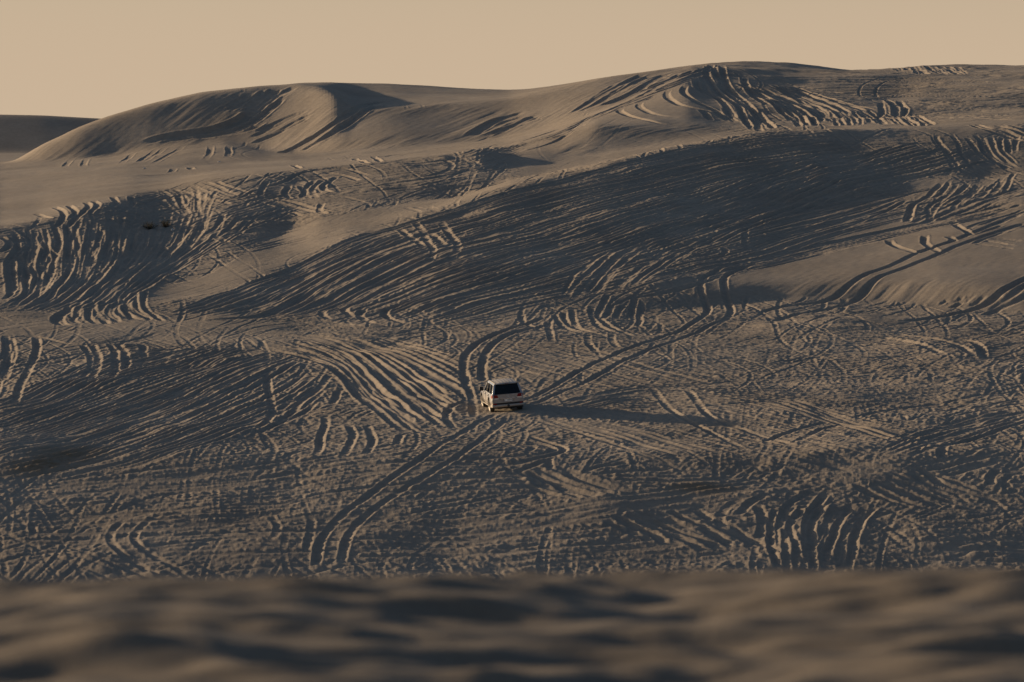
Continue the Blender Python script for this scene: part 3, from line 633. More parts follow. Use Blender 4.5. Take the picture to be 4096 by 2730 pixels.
# dust haze low over the horizon, fading into the clear sky above
tc = nt.nodes.new('ShaderNodeTexCoord'); sx = nt.nodes.new('ShaderNodeSeparateXYZ'); nt.links.new(tc.outputs['Generated'], sx.inputs[0])
rp = nt.nodes.new('ShaderNodeValToRGB'); rp.color_ramp.interpolation = 'B_SPLINE'; el = rp.color_ramp.elements
ml = nt.nodes.new('ShaderNodeMath'); ml.operation = 'MULTIPLY'; ml.inputs[1].default_value = 4.0; ml.use_clamp = True
nt.links.new(sx.outputs[2], ml.inputs[0]); nt.links.new(ml.outputs[0], rp.inputs[0])
el[0].position = 0; el[0].color = (1, 1, 1, 1); el[1].position = 1; el[1].color = (0, 0, 0, 1)
for p_, c_ in ((.04, .98), (.10, .90), (.17, .35), (.32, .06)): e_ = el.new(p_); e_.color = (c_, c_, c_, 1)
mxs = nt.nodes.new('ShaderNodeMix'); mxs.data_type = 'RGBA'; # the haze glows on the sun's side and is dull and bluish opposite
dt = nt.nodes.new('ShaderNodeVectorMath'); dt.operation = 'DOT_PRODUCT'; dt.inputs[1].default_value = (-math.cos(SUN_AZ), math.sin(SUN_AZ), 0); nt.links.new(tc.outputs['Generated'], dt.inputs[0])
hz = nt.nodes.new('ShaderNodeValToRGB'); hh = hz.color_ramp.elements; mh = nt.nodes.new('ShaderNodeMapRange'); mh.inputs['From Min'].default_value = -1; mh.inputs['From Max'].default_value = 1
nt.links.new(dt.outputs['Value'], mh.inputs['Value']); nt.links.new(mh.outputs[0], hz.inputs[0])
k1 = tuple(c/SKY_S for c in HAZE_C)
hh[0].position = .2; hh[0].color = (k1[0]*.22, k1[1]*.27, k1[2]*.40, 1); hh[1].position = .62; hh[1].color = (*k1, 1); e_ = hh.new(.78); e_.color = (*k1, 1)
e_ = hh.new(.93); e_.color = (k1[0]*1.5, k1[1]*1.4, k1[2]*1.25, 1)
nt.links.new(hz.outputs[0], mxs.inputs[7])
nt.links.new(rp.outputs[0], mxs.inputs[0]); nt.links.new(sky.outputs[0], mxs.inputs[6]); nt.links.new(mxs.outputs[2], bg.inputs[0])
# ---------------------------------------------------------------------- camera
cam = bpy.data.cameras.new('camera'); co = bpy.data.objects.new('camera', cam); sc.collection.objects.link(co); sc.camera = co
co.location = (0, 0, 0); co.rotation_euler = (math.pi/2, 0, 0)
cam.lens = 200; cam.sensor_width = 36; cam.sensor_fit = 'HORIZONTAL'; cam.shift_y = -(341-V0)/1024
cam.clip_start = .5; cam.clip_end = 20000
cam.dof.use_dof = True; cam.dof.focus_distance = 345; cam.dof.aperture_fstop = 5.0
sc.view_settings.view_transform = 'Standard'; sc.view_settings.look = 'None'; sc.view_settings.exposure = EXPO
sc.cycles.max_bounces = 4; sc.cycles.use_denoising = True
# ------------------------------------------------------------------- vehicle
def mat_simple(name, col, rough=.5, metal=0, spec=.5, coat=0):
    m, nt, b = new_mat(name)
    b.inputs['Base Color'].default_value = (*col, 1); b.inputs['Roughness'].default_value = rough
    b.inputs['Metallic'].default_value = metal; b.inputs['Specular IOR Level'].default_value = spec; b.inputs['Coat Weight'].default_value = coat
    return m, nt, b
def paint():
    m, nt, b = mat_simple('silver paint', (.27, .28, .30), .33, .55, .5, .5)
    tc = N(nt, 'ShaderNodeTexCoord'); sp = N(nt, 'ShaderNodeSeparateXYZ'); nt.links.new(tc.outputs['Object'], sp.inputs[0])
    ns = N(nt, 'ShaderNodeTexNoise'); ns.inputs['Scale'].default_value = 3.5; ns.inputs['Detail'].default_value = 6; nt.links.new(tc.outputs['Object'], ns.inputs['Vector'])
    # road dust: thicker low down and on the flanks
    mr = N(nt, 'ShaderNodeMapRange'); mr.inputs['From Min'].default_value = 1.25; mr.inputs['From Max'].default_value = .35; nt.links.new(sp.outputs['Z'], mr.inputs['Value'])
    ad = N(nt, 'ShaderNodeMath', operation='MULTIPLY'); nt.links.new(mr.outputs[0], ad.inputs[0]); nt.links.new(ns.outputs['Fac'], ad.inputs[1])
    a2 = N(nt, 'ShaderNodeMath', operation='MULTIPLY'); a2.inputs[1].default_value = 1.3; a2.use_clamp = True; nt.links.new(ad.outputs[0], a2.inputs[0])
    mx = N(nt, 'ShaderNodeMix', data_type='RGBA'); mx.inputs[6].default_value = (.27, .28, .305, 1); mx.inputs[7].default_value = (.36, .29, .21, 1)
    nt.links.new(a2.outputs[0], mx.inputs[0]); nt.links.new(mx.outputs[2], b.inputs['Base Color'])
    m2 = N(nt, 'ShaderNodeMath', operation='MULTIPLY_ADD'); m2.inputs[1].default_value = -.5; m2.inputs[2].default_value = .55; m2.use_clamp = True
    nt.links.new(a2.outputs[0], m2.inputs[0]); nt.links.new(m2.outputs[0], b.inputs['Metallic'])
    m3 = N(nt, 'ShaderNodeMath', operation='MULTIPLY_ADD'); m3.inputs[1].default_value = .4; m3.inputs[2].default_value = .32; nt.links.new(a2.outputs[0], m3.inputs[0]); nt.links.new(m3.outputs[0], b.inputs['Roughness'])
    return m
PAINT = paint()
BLACK = mat_simple('black plastic', (.018, .018, .019), .55)[0]
TYRE = mat_simple('dusty tyre rubber', (.03, .028, .025), .85)[0]
CHROME = mat_simple('chrome', (.75, .75, .75), .12, 1)[0]
ALLOY = mat_simple('dusty alloy', (.42, .38, .33), .4, .7)[0]
RED = mat_simple('red lamp lens', (.20, .003, .003), .4, 0, .25, 0)[0]
CLEAR = mat_simple('clear lamp lens', (.55, .55, .56), .15, .3)[0]
WHITE = mat_simple('plate white', (.80, .79, .76), .5)[0]
MAROON = mat_simple('plate maroon', (.06, .008, .02), .5)[0]
SEATM = mat_simple('grey seat cloth', (.05, .047, .043), .8)[0]
DARKM = mat_simple('underbody', (.012, .012, .012), .8)[0]
ROOFM = mat_simple('dusty roof paint', (.40, .36, .31), .5, .25)[0]
def glass_mat(name, tint, refl):
    m = bpy.data.materials.new(name); m.use_nodes = True; nt = m.node_tree; nt.nodes.remove(nt.nodes['Principled BSDF'])
    o = nt.nodes['Material Output']; t = N(nt, 'ShaderNodeBsdfTransparent'); t.inputs[0].default_value = (*tint, 1)
    g = N(nt, 'ShaderNodeBsdfGlossy'); g.inputs['Roughness'].default_value = .05; g.inputs[0].default_value = (.9, .9, .9, 1)
    f = N(nt, 'ShaderNodeFresnel'); f.inputs['IOR'].default_value = refl; mx = N(nt, 'ShaderNodeMixShader')
    nt.links.new(f.outputs[0], mx.inputs[0]); nt.links.new(t.outputs[0], mx.inputs[1]); nt.links.new(g.outputs[0], mx.inputs[2]); nt.links.new(mx.outputs[0], o.inputs[0])
    return m
GLASS_D = glass_mat('tinted glass', (.16, .18, .18), 1.4); GLASS_C = glass_mat('clear glass', (.7, .74, .72), 1.45)
GLASS_S = glass_mat('side glass', (.2, .2, .2), 1.9)

coll = bpy.context.scene.collection
def link_mesh(name, bm, mat, parent=None, smooth=True, bevel=0, label=None):
    bmesh.ops.recalc_face_normals(bm, faces=bm.faces[:])
    me = bpy.data.meshes.new(name); bm.to_mesh(me); bm.free()
    for p in me.polygons: p.use_smooth = smooth
    for mt in (mat if isinstance(mat, (list, tuple)) else [mat]): me.materials.append(mt)
    o = bpy.data.objects.new(name, me); coll.objects.link(o)
    if parent is not None: o.parent = parent
    if bevel:
        b = o.modifiers.new('bevel', 'BEVEL'); b.width = bevel; b.segments = 2; b.limit_method = 'ANGLE'; b.angle_limit = math.radians(35)
    if smooth:
        try: me.set_sharp_from_angle(angle=math.radians(38))
        except Exception: pass
    if label: o['label'] = label
    return o
def hexa(bm, c8):
    v = [bm.verts.new(c) for c in c8]
    for f in ((0,1,2,3),(7,6,5,4),(0,4,5,1),(1,5,6,2),(2,6,7,3),(3,7,4,0)): bm.faces.new([v[i] for i in f])
def box(bm, x0, x1, y0, y1, z0, z1, tx=0, ty=0):
    hexa(bm, [(x0,y0,z0),(x1,y0,z0),(x1,y1,z0),(x0,y1,z0),(x0+tx,y0+ty,z1),(x1-tx,y0+ty,z1),(x1-tx,y1-ty,z1),(x0+tx,y1-ty,z1)])
def ringloft(bm, rings, cap=True):
    R_ = [[bm.verts.new(p) for p in r] for r in rings]
    n = len(R_[0])
    for a, b in zip(R_[:-1], R_[1:]):
        for i in range(n): bm.faces.new([a[i], a[(i+1)%n], b[(i+1)%n], b[i]])
    if cap: bm.faces.new(R_[0]); bm.faces.new(R_[-1][::-1])
def revolve(bm, prof, cx, cy, cz, seg=36):
    """profile (offset along x, radius) round the x axis"""
    rings = []
    for k in range(seg):
        a = 2*math.pi*k/seg; rings.append([bm.verts.new((cx+p[0], cy+p[1]*math.cos(a), cz+p[1]*math.sin(a))) for p in prof])
    for k in range(seg):
        a, b = rings[k], rings[(k+1)%seg]
        for i in range(len(prof)-1): bm.faces.new([a[i], a[i+1], b[i+1], b[i]])
def slab(bm, pts, nrm, th):
    """flat polygon pts given thickness th along nrm"""
    n = Vector(nrm).normalized()*th; a = [bm.verts.new(Vector(p)) for p in pts]; b = [bm.verts.new(Vector(p)+n) for p in pts]
    bm.faces.new(a); bm.faces.new(b[::-1])
    for i in range(len(a)): j = (i+1)%len(a); bm.faces.new([a[i], b[i], b[j], a[j]])

car = bpy.data.objects.new('off_road_car', None); coll.objects.link(car)
car['label'] = 'silver four wheel drive wagon driving away across the rutted sand, its left flank dusty'
car['category'] = 'car'

# lower body: cross sections from tail to nose
def section(y, hw, zt, zb=.50, belt=.05, crown=.0):
    pts = [(-.0, zb)]
    side = [(hw-.16, zb), (hw-.05, zb+.03), (hw-.005, zb+.16), (hw, zb+.30), (hw-.012, zt-.16), (hw-.03, zt-.07), (hw-belt-.02, zt-.01), (hw-belt-.12, zt)]
    right = [(x, z) for x, z in side]; left = [(-x, z) for x, z in side]
    ring = right+[(.45, zt+crown), (0, zt+crown*1.2), (-.45, zt+crown)]+left[::-1]
    return [(x, y, z) for x, z in ring]
bm = bmesh.new()
secs = [(-1.15, .90, 1.13, .64), (-1.11, .945, 1.15, .60), (-.95, .975, 1.16, .52), (-.5, .985, 1.16, .48), (.6, .985, 1.15, .44), (1.6, .985, 1.15, .44), (2.15, .985, 1.16, .46), (2.35, .98, 1.17, .46), (2.9, .975, 1.14, .48), (3.4, .95, 1.08, .50), (3.62, .89, .99, .54), (3.70, .80, .90, .60)]
ringloft(bm, [section(y, hw, zt, zb, crown=(.035 if y > 2.2 else 0)) for y, hw, zt, zb in secs])
body = link_mesh('body', bm, [PAINT, DARKM], car)
def cut(o, cutter_bm):
    bmesh.ops.recalc_face_normals(cutter_bm, faces=cutter_bm.faces[:])
    me = bpy.data.meshes.new('cut'); cutter_bm.to_mesh(me); cutter_bm.free(); c = bpy.data.objects.new('cut', me); coll.objects.link(c)
    me.materials.append(DARKM)
    md = o.modifiers.new('b', 'BOOLEAN'); md.object = c; md.operation = 'DIFFERENCE'; md.solver = 'EXACT'; md.material_mode = 'TRANSFER'
    bpy.context.view_layer.update()
    dg = bpy.context.evaluated_depsgraph_get(); nm = bpy.data.meshes.new_from_object(o.evaluated_get(dg))
    o.modifiers.remove(md); old = o.data; o.data = nm; nm.name = o.name; bpy.data.objects.remove(c); bpy.data.meshes.remove(me)
for sgn in (-1, 1):
    for wy in (0.0, 2.85):
        b2 = bmesh.new(); revolve(b2, [(-.30, 0.001), (-.30, .50), (.30, .50), (.30, .001)], sgn*.93, wy, .45, 32)
        bmesh.ops.remove_doubles(b2, verts=b2.verts[:], dist=.003)
        cut(body, b2)
try: body.data.set_sharp_from_angle(angle=math.radians(38))
except Exception: pass
# flared arch lips
for sgn in (-1, 1):
    for wy in (0.0, 2.85):
        bm = bmesh.new(); rg = []
        for k in range(19):
            a = math.radians(-8+196*k/18); r = .505
            c0 = (sgn*.975, wy+r*math.cos(a), .45+r*math.sin(a))
            rg.append([(sgn*.955, c0[1], c0[2]), (sgn*1.0, c0[1], c0[2]), (sgn*1.002, wy+(r+.045)*math.cos(a), .45+(r+.045)*math.sin(a)), (sgn*.955, wy+(r+.075)*math.cos(a), .45+(r+.075)*math.sin(a))])
        ringloft(bm, rg); link_mesh('wheel_arch_trim', bm, PAINT, car)
# cabin shell with real window openings
SIDE = {0:(.945, 1.10), 1:(.915, 1.17), 2:(.775, 1.66), 3:(.715, 1.755)}
def S_(s, y, r): return (s*SIDE[r][0], y, SIDE[r][1])
bm = bmesh.new()
TH = .035
for s in (-1, 1):
    ys1 = [-1.13, -.80, .10, .20, 1.10, 1.20, 2.05, 2.25]; ys2 = [-.95, -.66, .10, .18, 1.05, 1.13, 1.50, 1.60]
    y0r = [-1.15, -.80, .10, .20, 1.10, 1.20, 2.05, 2.32]; y3r = [-.90, -.66, .10, .18, 1.05, 1.12, 1.32, 1.38]
    n = (-s*.93, 0, -.3)
    for i in range(7):
        slab(bm, [S_(s, y0r[i], 0), S_(s, y0r[i+1], 0), S_(s, ys1[i+1], 1), S_(s, ys1[i], 1)], n, TH)
        slab(bm, [S_(s, ys2[i], 2), S_(s, ys2[i+1], 2), S_(s, y3r[i+1], 3), S_(s, y3r[i], 3)], n, TH)
        if i in (0, 2, 4, 6):
            if i in (0, 6): slab(bm, [S_(s, ys1[i], 1), S_(s, ys1[i+1], 1), S_(s, ys2[i+1], 2), S_(s, ys2[i], 2)], n, TH)
            else:
                bc = bmesh.new(); slab(bc, [S_(s, ys1[i], 1), S_(s, ys1[i+1], 1), S_(s, ys2[i+1], 2), S_(s, ys2[i], 2)], n, TH); link_mesh('window_pillar', bc, BLACK, car, smooth=False)
    for i, nm_ in ((1, 'side_window'), (3, 'side_window'), (5, 'side_window')):
        b3 = bmesh.new(); off = Vector(n).normalized()*.012
        pts = [Vector(S_(s, ys1[i], 1))+off, Vector(S_(s, ys1[i+1], 1))+off, Vector(S_(s, ys2[i+1], 2))+off, Vector(S_(s, ys2[i], 2))+off]
        slab(b3, pts, n, .006); link_mesh(nm_, b3, GLASS_S, car, smooth=False)
# tail frame: pillars, sill and header round the rear window
def back(x, z):  # the tail plane leans forward going up
    t = (z-1.10)/(1.755-1.10); return (x, -1.15+.25*t, z)
WB, WT = (.80, 1.155), (.665, 1.70)
fr = [[(-.945, 1.10), (-.80, 1.10), (-WB[0], WB[1]), (-.935, WB[1])], [(.80, 1.10), (.945, 1.10), (.935, WB[1]), (WB[0], WB[1])], [(-.80, 1.10), (.80, 1.10), (WB[0], WB[1]), (-WB[0], WB[1])],
      [(-.935, WB[1]), (-WB[0], WB[1]), (-WT[0], WT[1]), (-.75, WT[1])], [(WB[0], WB[1]), (.935, WB[1]), (.75, WT[1]), (WT[0], WT[1])], [(-.75, WT[1]), (.75, WT[1]), (.715, 1.755), (-.715, 1.755)]]
for q in fr: slab(bm, [back(*p) for p in q], (0, 1, -.2), TH)
# windscreen posts
for s in (-1, 1):
    slab(bm, [(s*.90, 2.24, 1.15), (s*.80, 2.30, 1.15), (s*.62, 1.40, 1.755), (s*.715, 1.37, 1.755)], (0, -.6, -.7), TH)
cab = link_mesh('cabin', bm, PAINT, car, bevel=.012)
b3 = bmesh.new(); slab(b3, [Vector(back(*p))+Vector((0, .012, 0)) for p in ((-WB[0], WB[1]), (WB[0], WB[1]), (WT[0], WT[1]), (-WT[0], WT[1]))], (0, 1, -.2), .006); rw = link_mesh('rear_window', b3, GLASS_D, car, smooth=False)
b3 = bmesh.new(); slab(b3, [(-.80, 2.28, 1.16), (.80, 2.28, 1.16), (.62, 1.40, 1.74), (-.62, 1.40, 1.74)], (0, -.6, -.7), .006); link_mesh('windscreen', b3, GLASS_C, car, smooth=False)
b3 = bmesh.new(); slab(b3, [(-.03, -1.178, 1.18), (.03, -1.178, 1.18), (.03, -1.172, 1.20), (-.03, -1.172, 1.20)], (0, -1, 0), .02); slab(b3, [(-.02, -1.185, 1.18), (-.5, -1.165, 1.185), (-.5, -1.163, 1.197), (-.02, -1.182, 1.2)], (0, -1, 0), .012)
link_mesh('rear_wiper', b3, BLACK, rw, smooth=False)
# roof with pressed ribs
bm = bmesh.new(); NXr = 57; ysr = [-.96, -.93, -.88, -.75, -.4, .1, .6, 1.05, 1.25, 1.36, 1.41]
rows = []
for y in ysr:
    t = (y-.2)/1.2; crown = .075-.028*t*t-.03*max(0, (-.80-y)/.16)-.045*max(0, (y-1.2)/.2); row = []
    for i in range(NXr):
        x = -.70+1.40*i/(NXr-1); z = 1.757+crown*(1-(abs(x)/.72)**2.6)
        if -.82 < y < 1.2:
            ph = ((abs(x)+.0)/.20)%1.0
            if abs(x) < .62: z += .010*max(0, math.cos((ph)*2*math.pi))
        row.append(bm.verts.new((x, y, z)))
    rows.append(row)
for a, b in zip(rows[:-1], rows[1:]):
    for i in range(NXr-1): bm.faces.new([a[i], a[i+1], b[i+1], b[i]])
roof = link_mesh('roof', bm, ROOFM, car); so = roof.modifiers.new('s', 'SOLIDIFY'); so.thickness = .02; so.offset = -1
for s in (-1, 1):
    bm = bmesh.new(); box(bm, s*.66-.018, s*.66+.018, -.80, 1.20, 1.770, 1.805, .008, .06); link_mesh('roof_rail', bm, BLACK, roof, bevel=.01)
bm = bmesh.new(); box(bm, -.60, .60, -1.03, -.90, 1.735, 1.775, .03, .01); link_mesh('spoiler', bm, PAINT, roof, bevel=.012)
bm = bmesh.new(); box(bm, -.10, .10, -1.045, -1.02, 1.742, 1.758); link_mesh('brake_light', bm, RED, roof, smooth=False)
# tailgate
bm = bmesh.new(); Y = -1.155
def tg(x0, x1, z0, z1, y=Y, dy=.0, th=.03, tx=0): slab(bm, [(x0, y, z0), (x1, y, z0), (x1-tx, y+dy, z1), (x0+tx, y+dy, z1)], (0, 1, 0), th)
tg(-.66, .66, .90, 1.15, Y, .0, .05)                       # upper skin
tg(-.66, -.40, .66, .885, Y-.002); tg(.40, .66, .66, .885, Y-.002); tg(-.40, .40, .66, .715, Y-.002)
tg(-.40, .40, .715, .885, Y+.022)                            # plate recess
for s in (-1, 1): slab(bm, [(s*.66, Y, .66), (s*.80, Y, .66), (s*.80, Y, .86), (s*.66, Y, .86)], (0, 1, 0), .05)
tail = link_mesh('tailgate', bm, PAINT, car, bevel=.008)
bm = bmesh.new(); box(bm, -.45, .45, Y-.035, Y-.001, .888, .915); link_mesh('garnish_bar', bm, CHROME, tail, bevel=.008)
bm = bmesh.new(); box(bm, -.66, .66, Y-.006, Y+.02, .877, .888); box(bm, -.80, .80, Y-.004, Y+.03, .60, .66); link_mesh('panel_gap', bm, DARKM, tail, smooth=False)
def ring(bm, cx, cz, a, b, y, r=.007, seg=28):
    rg = []
    for k in range(seg+1):
        t = 2*math.pi*k/seg; rg.append([(cx+(a+r*math.cos(q))*math.cos(t), y+r*math.sin(q), cz+(b+r*math.cos(q))*math.sin(t)) for q in (0, math.pi/2, math.pi, 3*math.pi/2)])
    ringloft(bm, rg, cap=False)
bm = bmesh.new(); ring(bm, 0, 1.015, .075, .05, Y-.010); ring(bm, 0, 1.035, .048, .022, Y-.011, .005); ring(bm, 0, 1.015, .020, .046, Y-.012, .005)
link_mesh('oval_emblem', bm, CHROME, tail)
plate_bm = bmesh.new(); box(plate_bm, -.26, .26, Y-.004, Y+.012, .742, .862); plate = link_mesh('number_plate', plate_bm, WHITE, tail, bevel=.005)
bm = bmesh.new(); box(bm, -.258, -.218, Y-.0075, Y-.004, .746, .858); link_mesh('plate_band', bm, MAROON, plate, smooth=False)
def text(name, s, size, x, z, y, mat, parent):
    cu = bpy.data.curves.new(name, 'FONT'); cu.body = s; cu.size = size; cu.extrude = .0015; cu.offset = .0012; cu.align_x = 'CENTER'; cu.align_y = 'CENTER'
    tmp = bpy.data.objects.new(name, cu); coll.objects.link(tmp); bpy.context.view_layer.update()
    me = bpy.data.meshes.new_from_object(tmp.evaluated_get(bpy.context.evaluated_depsgraph_get())); bpy.data.objects.remove(tmp)
    o = bpy.data.objects.new(name, me); coll.objects.link(o); o.parent = parent; me.materials.clear(); me.materials.append(mat)
    o.location = (x, y, z); o.rotation_euler = (math.pi/2, 0, 0); return o
text('plate_number', '368840', .098, .085, .802, Y-.006, BLACK, plate)
bm = bmesh.new()      # the country name in its small joined script
for x0, x1, z0, z1 in ((-.200,-.130,.785,.792),(-.142,-.130,.785,.812),(-.182,-.168,.790,.806),(-.204,-.196,.776,.792),(-.176,-.170,.806,.826)): box(bm, x0, x1, Y-.0075, Y-.0045, z0, z1)
for x_, z_ in ((-.150, .822), (-.138, .822), (-.187, .824), (-.199, .824)): box(bm, x_-.003, x_+.003, Y-.0075, Y-.0045, z_-.003, z_+.003)
link_mesh('plate_script', bm, BLACK, plate, smooth=False)
for s in (-1, 1):
    bm = bmesh.new()
    bx = [(s*.57, Y-.012, .955), (s*.80, Y-.014, .955), (s*.93, Y+.03, .955), (s*.985, Y+.19, .955), (s*.98, Y+.19, 1.13), (s*.925, Y+.04, 1.13), (s*.82, Y-.004, 1.135), (s*.63, Y-.004, 1.125)]
    lo_, up_ = bx[:4], [bx[7], bx[6], bx[5], bx[4]]
    v0_ = [bm.verts.new(p) for p in lo_]; v1_ = [bm.verts.new(p) for p in up_]
    for i in range(3): bm.faces.new([v0_[i], v0_[i+1], v1_[i+1], v1_[i]])
    e = bmesh.ops.extrude_face_region(bm, geom=bm.faces[:]); bmesh.ops.translate(bm, verts=[g_ for g_ in e['geom'] if isinstance(g_, bmesh.types.BMVert)], vec=(-s*.03, .04, 0))
    tl = link_mesh('tail_light', bm, RED, car, smooth=False)
    bm = bmesh.new()
    a_ = [(s*.555, Y-.012, .885), (s*.80, Y-.014, .885), (s*.93, Y+.03, .885), (s*.98, Y+.17, .89)]; c_ = [(s*.57, Y-.012, .954), (s*.80, Y-.014, .954), (s*.93, Y+.03, .954), (s*.985, Y+.19, .954)]
    v0_ = [bm.verts.new(p) for p in a_]; v1_ = [bm.verts.new(p) for p in c_]
    for i in range(3): bm.faces.new([v0_[i], v0_[i+1], v1_[i+1], v1_[i]])
    e = bmesh.ops.extrude_face_region(bm, geom=bm.faces[:]); bmesh.ops.translate(bm, verts=[g_ for g_ in e['geom'] if isinstance(g_, bmesh.types.BMVert)], vec=(-s*.03, .04, 0))
    link_mesh('reversing_lens', bm, CLEAR, tl, smooth=False)
    bm = bmesh.new(); slab(bm, [(s*.80, Y-.005, .66), (s*.95, Y+.03, .66), (s*.955, Y+.03, .885), (s*.80, Y-.005, .885)], (0, 1, 0), .04); link_mesh('corner_panel', bm, PAINT, car, bevel=.006)
    bm = bmesh.new(); slab(bm, [(s*.70, Y-.045, .565), (s*.92, Y+.0, .575), (s*.92, Y+.0, .645), (s*.70, Y-.045, .645)], (0, 1, 0), .03); link_mesh('reflector', bm, RED, car, smooth=False)
# rear bumper
bm = bmesh.new(); rg = []
for k in range(25):
    t = -1+2*k/24; x = .99*math.sin(t*math.pi/2)*1.0; w_ = abs(t)
    y = -1.235+.075*w_**2+(.55*max(0, (w_-.80)/.20)**1.6 if w_ > .8 else 0); x = math.copysign(min(.992, 1.0*abs(math.sin(t*math.pi/2*1.02))), t) if k != 12 else 0
    inn = .12
    rg.append([(x, y+.03, .42), (x, y-.005, .455), (x, y-.012, .51), (x, y+.01, .56), (x*.96, y+.12, .57), (x*.93, y+inn, .43)])
ringloft(bm, rg); bump = link_mesh('rear_bumper', bm, PAINT, car)
bm = bmesh.new(); box(bm, -.94, .94, -1.17, -1.05, .54, .61); link_mesh('bumper_step', bm, BLACK, bump, smooth=False)
bm = bmesh.new()
vc = [(.08*math.cos(2*math.pi*k/24), -1.262, .49+.07*math.sin(2*math.pi*k/24)) for k in range(24)]; slab(bm, vc, (0, 1, 0), .03); link_mesh('tow_cover', bm, BLACK, bump, smooth=False)
# underbody, axle, exhaust, front bumper, side steps
bm = bmesh.new(); box(bm, -.62, .62, -.95, 3.4, .30, .60); box(bm, -.80, .80, -1.10, -.95, .34, .56); link_mesh('underbody', bm, DARKM, car, smooth=False)
bm = bmesh.new(); revolve(bm, [(-.72, .001), (-.72, .05), (-.18, .06), (-.12, .15), (.12, .15), (.18, .06), (.72, .05), (.72, .001)], 0, 0, .36, 14); link_mesh('rear_axle', bm, DARKM, car)
bm = bmesh.new(); box(bm, -.93, .93, 3.45, 3.76, .42, .74, .03, .03); link_mesh('front_bumper', bm, PAINT, car, bevel=.05)
for s in (-1, 1):
    bm = bmesh.new(); box(bm, min(s*.82, s*1.0), max(s*.82, s*1.0), .62, 2.22, .40, .45); link_mesh('side_step', bm, ALLOY, car, bevel=.015)
    bm = bmesh.new(); box(bm, min(s*.66, s*.90), max(s*.66, s*.90), 3.55, 3.69, .78, .98); link_mesh('headlight', bm, CLEAR, car, bevel=.03)
    # doors: shut lines and handles
    for y0_, y1_ in ((.10, 1.13), (1.16, 2.18)):
        bm = bmesh.new(); x0_ = s*.9895
        for a1, a2, b1, b2_ in ((y0_, y0_+.014, .60, 1.13), (y1_-.014, y1_, .60, 1.13), (y0_, y1_, .595, .608)):
            box(bm, min(x0_, x0_-s*.03), max(x0_, x0_-s*.03), a1, a2, b1, b2_)
        dr = link_mesh('door', bm, DARKM, car, smooth=False)
        bm = bmesh.new(); box(bm, min(s*.985, s*1.02), max(s*.985, s*1.02), y0_+.10, y0_+.30, 1.0, 1.035); link_mesh('handle', bm, CHROME, dr, bevel=.01)
    bm = bmesh.new(); box(bm, min(s*.90, s*1.0), max(s*.90, s*1.0), 2.02, 2.08, 1.17, 1.23); box(bm, s*1.105-.125, s*1.105+.125, 1.98, 2.10, 1.13, 1.36, .015, .01)
    link_mesh('wing_mirror', bm, BLACK, car, bevel=.03)
    pass
    for wy in (0.0, 2.85):
        bm = bmesh.new(); cx = s*.855
        pr = [(-.125, .26), (-.135, .33), (-.115, .385), (-.07, .402), (.07, .402), (.115, .385), (.135, .33), (.125, .26), (.06, .245), (-.06, .245), (-.125, .26)]
        revolve(bm, pr, cx, wy, .402, 44); wh = link_mesh('wheel', bm, TYRE, car)
        bm = bmesh.new(); revolve(bm, [(-s*.02, .05), (s*.06, .09), (s*.075, .13), (s*.02, .14)], cx, wy, .402, 30); revolve(bm, [(s*.02, .225), (s*.125, .262), (s*.115, .235), (s*.02, .21)], cx, wy, .402, 40)
        for k in range(5):
            for dd in (-.14, .14):
                a = 2*math.pi*k/5+dd; ca, sa = math.cos(a), math.sin(a); ta = (-sa*.022, ca*.022)
                hexa(bm, [(cx+s*.05, wy+.10*ca-ta[0], .402+.10*sa-ta[1]), (cx+s*.05, wy+.10*ca+ta[0], .402+.10*sa+ta[1]), (cx+s*.075, wy+.235*ca+ta[0], .402+.235*sa+ta[1]), (cx+s*.075, wy+.235*ca-ta[0], .402+.235*sa-ta[1]),
                          (cx+s*.01, wy+.10*ca-ta[0], .402+.10*sa-ta[1]), (cx+s*.01, wy+.10*ca+ta[0], .402+.10*sa+ta[1]), (cx+s*.03, wy+.235*ca+ta[0], .402+.235*sa+ta[1]), (cx+s*.03, wy+.235*ca-ta[0], .402+.235*sa-ta[1])])
        link_mesh('rim', bm, ALLOY, wh)
    # rear quarter mud flap
    bm = bmesh.new(); box(bm, s*.855-.14, s*.855+.14, -.56, -.545, .26, .52); link_mesh('mud_flap', bm, BLACK, car, smooth=False)
# interior seen through the glass
def seat(x, y, w_, zb, zt, head=True):
    bm = bmesh.new(); box(bm, x-w_/2, x+w_/2, y, y+.16, zb, zt, .03, .02)
    box(bm, x-w_/2, x+w_/2, y+.12, y+.60, zb-.08, zb+.10, .02, .02)
    o = link_mesh('seat', bm, SEATM, car, bevel=.04)
    if head:
        bm = bmesh.new(); box(bm, x-.13, x+.13, y-.01, y+.10, zt+.02, zt+.22, .02, .01); link_mesh('headrest', bm, SEATM, o, bevel=.035)
seat(-.40, 1.15, .50, .88, 1.34); seat(.40, 1.15, .50, .88, 1.34)
seat(-.42, .20, .44, .88, 1.30); seat(.42, .20, .44, .88, 1.30); seat(0, .20, .34, .88, 1.26, False)
bm = bmesh.new(); box(bm, -.78, .78, 1.98, 2.2, 1.02, 1.17, .03, .03); link_mesh('dashboard', bm, SEATM, car, bevel=.03)
bm = bmesh.new(); ring(bm, -.40, 1.16, .18, .18, 1.85, .014); link_mesh('steering_wheel', bm, BLACK, car)

cyaw = CAR_YAW
car.location = (CAR_X, CAR_Y, CAR_Z-1.4*math.tan(CAR_PITCH)-.09)
from mathutils import Matrix
car.rotation_mode = 'QUATERNION'
car.rotation_quaternion = (Matrix.Rotation(cyaw, 3, 'Z')@Matrix.Rotation(CAR_PITCH, 3, 'X')@Matrix.Rotation(CAR_ROLL, 3, 'Y')).to_quaternion()
car.scale = (1.0, 1.0, 1.04)

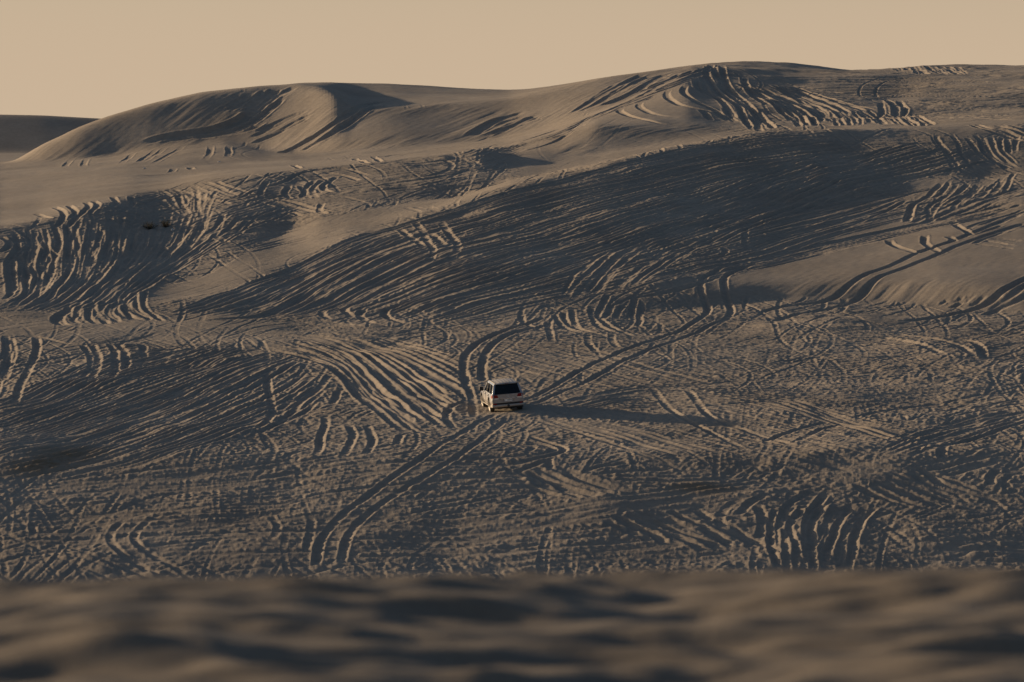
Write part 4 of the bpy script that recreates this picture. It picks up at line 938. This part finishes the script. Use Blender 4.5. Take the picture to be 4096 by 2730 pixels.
# ------------------------------------------------------------- small things
SHRUB = mat_simple('dry desert scrub', (.022, .022, .013), .9)[0]; TWIG = mat_simple('woody stem', (.03, .024, .016), .9)[0]
def place(o, u, v, dz=0):
    x, y = locate(u, v); o.location = (x, y, float(ground_z(np.array([x]), np.array([y]))[0])+dz)
def shrub(u, v, r, h, label, seed):
    rr = random.Random(seed); root = bpy.data.objects.new('desert_shrub', None); coll.objects.link(root)
    root['label'] = label; root['category'] = 'shrub'; root['group'] = 'low scrub tufts in the left hollow'
    bs, bl_ = bmesh.new(), bmesh.new()
    for k in range(34):
        a = rr.uniform(0, 6.28); q = rr.uniform(.1, 1)**.6; tip = Vector((math.cos(a)*r*q, math.sin(a)*r*q, h*(1.05-.55*q*q)*rr.uniform(.7, 1.1)))
        w_ = .012; b0 = Vector((tip.x*.12, tip.y*.12, -.03)); mid = b0.lerp(tip, .55)+Vector((0, 0, .06*h))
        ringloft(bs, [[b0+Vector(d)*w_ for d in ((1,0,0),(0,1,0),(-1,0,0),(0,-1,0))], [mid+Vector(d)*w_*.7 for d in ((1,0,0),(0,1,0),(-1,0,0),(0,-1,0))], [tip+Vector(d)*w_*.25 for d in ((1,0,0),(0,1,0),(-1,0,0),(0,-1,0))]])
        for j in range(26):
            t = rr.uniform(.35, 1.05); c = b0.lerp(tip, t)+Vector((rr.gauss(0, .05), rr.gauss(0, .05), rr.gauss(0, .04))); d = Vector((rr.gauss(0, 1), rr.gauss(0, 1), rr.gauss(.4, 1))).normalized()
            e_ = d.cross(Vector((rr.gauss(0, 1), rr.gauss(0, 1), 1))).normalized()*.014; l_ = d*rr.uniform(.04, .09)
            f = [bl_.verts.new(c-e_), bl_.verts.new(c+e_), bl_.verts.new(c+l_)]; bl_.faces.new(f)
    link_mesh('stem', bs, TWIG, root); link_mesh('foliage', bl_, SHRUB, root, smooth=False)
    place(root, u, v)
shrub(149.5, 228.2, .75, .55, 'wide low dark scrub bush in the left hollow, left one of two', 3)
shrub(166.0, 226.5, .55, .62, 'smaller taller dark scrub bush in the left hollow, right one of two', 9)
LITTER = mat_simple('pale plastic', (.55, .54, .52), .4)[0]
def litter(u, v, w_, h_, label, seed):
    rr = random.Random(seed); bm = bmesh.new(); bmesh.ops.create_icosphere(bm, subdivisions=3, radius=.5)
    for q in bm.verts:
        n_ = q.co.normalized(); k = 1+.28*math.sin(7*n_.x+seed)*math.sin(9*n_.y+2*seed)+.18*math.sin(15*n_.z+seed)+rr.uniform(-.08, .08)
        q.co = Vector((n_.x*.5*k*w_, n_.y*.5*k*w_*.7, max(-.25, n_.z*.5*k)*h_))
    o = link_mesh('plastic_bag', bm, LITTER, None, smooth=False); o['label'] = label; o['category'] = 'litter'; place(o, u, v, h_*.2)
litter(144.3, 168.5, .22, .16, 'crumpled pale plastic bag on the smooth flat below the long left dune', 1)
litter(219.0, 161.7, .26, .12, 'flat white plastic scrap at the foot of the long left dune', 2)
litter(172.5, 229.8, .24, .16, 'white plastic scrap beside the right scrub bush in the hollow', 4)
litter(573.3, 343.4, .13, .09, 'tiny white plastic scrap on the flat sand just above the car', 5)
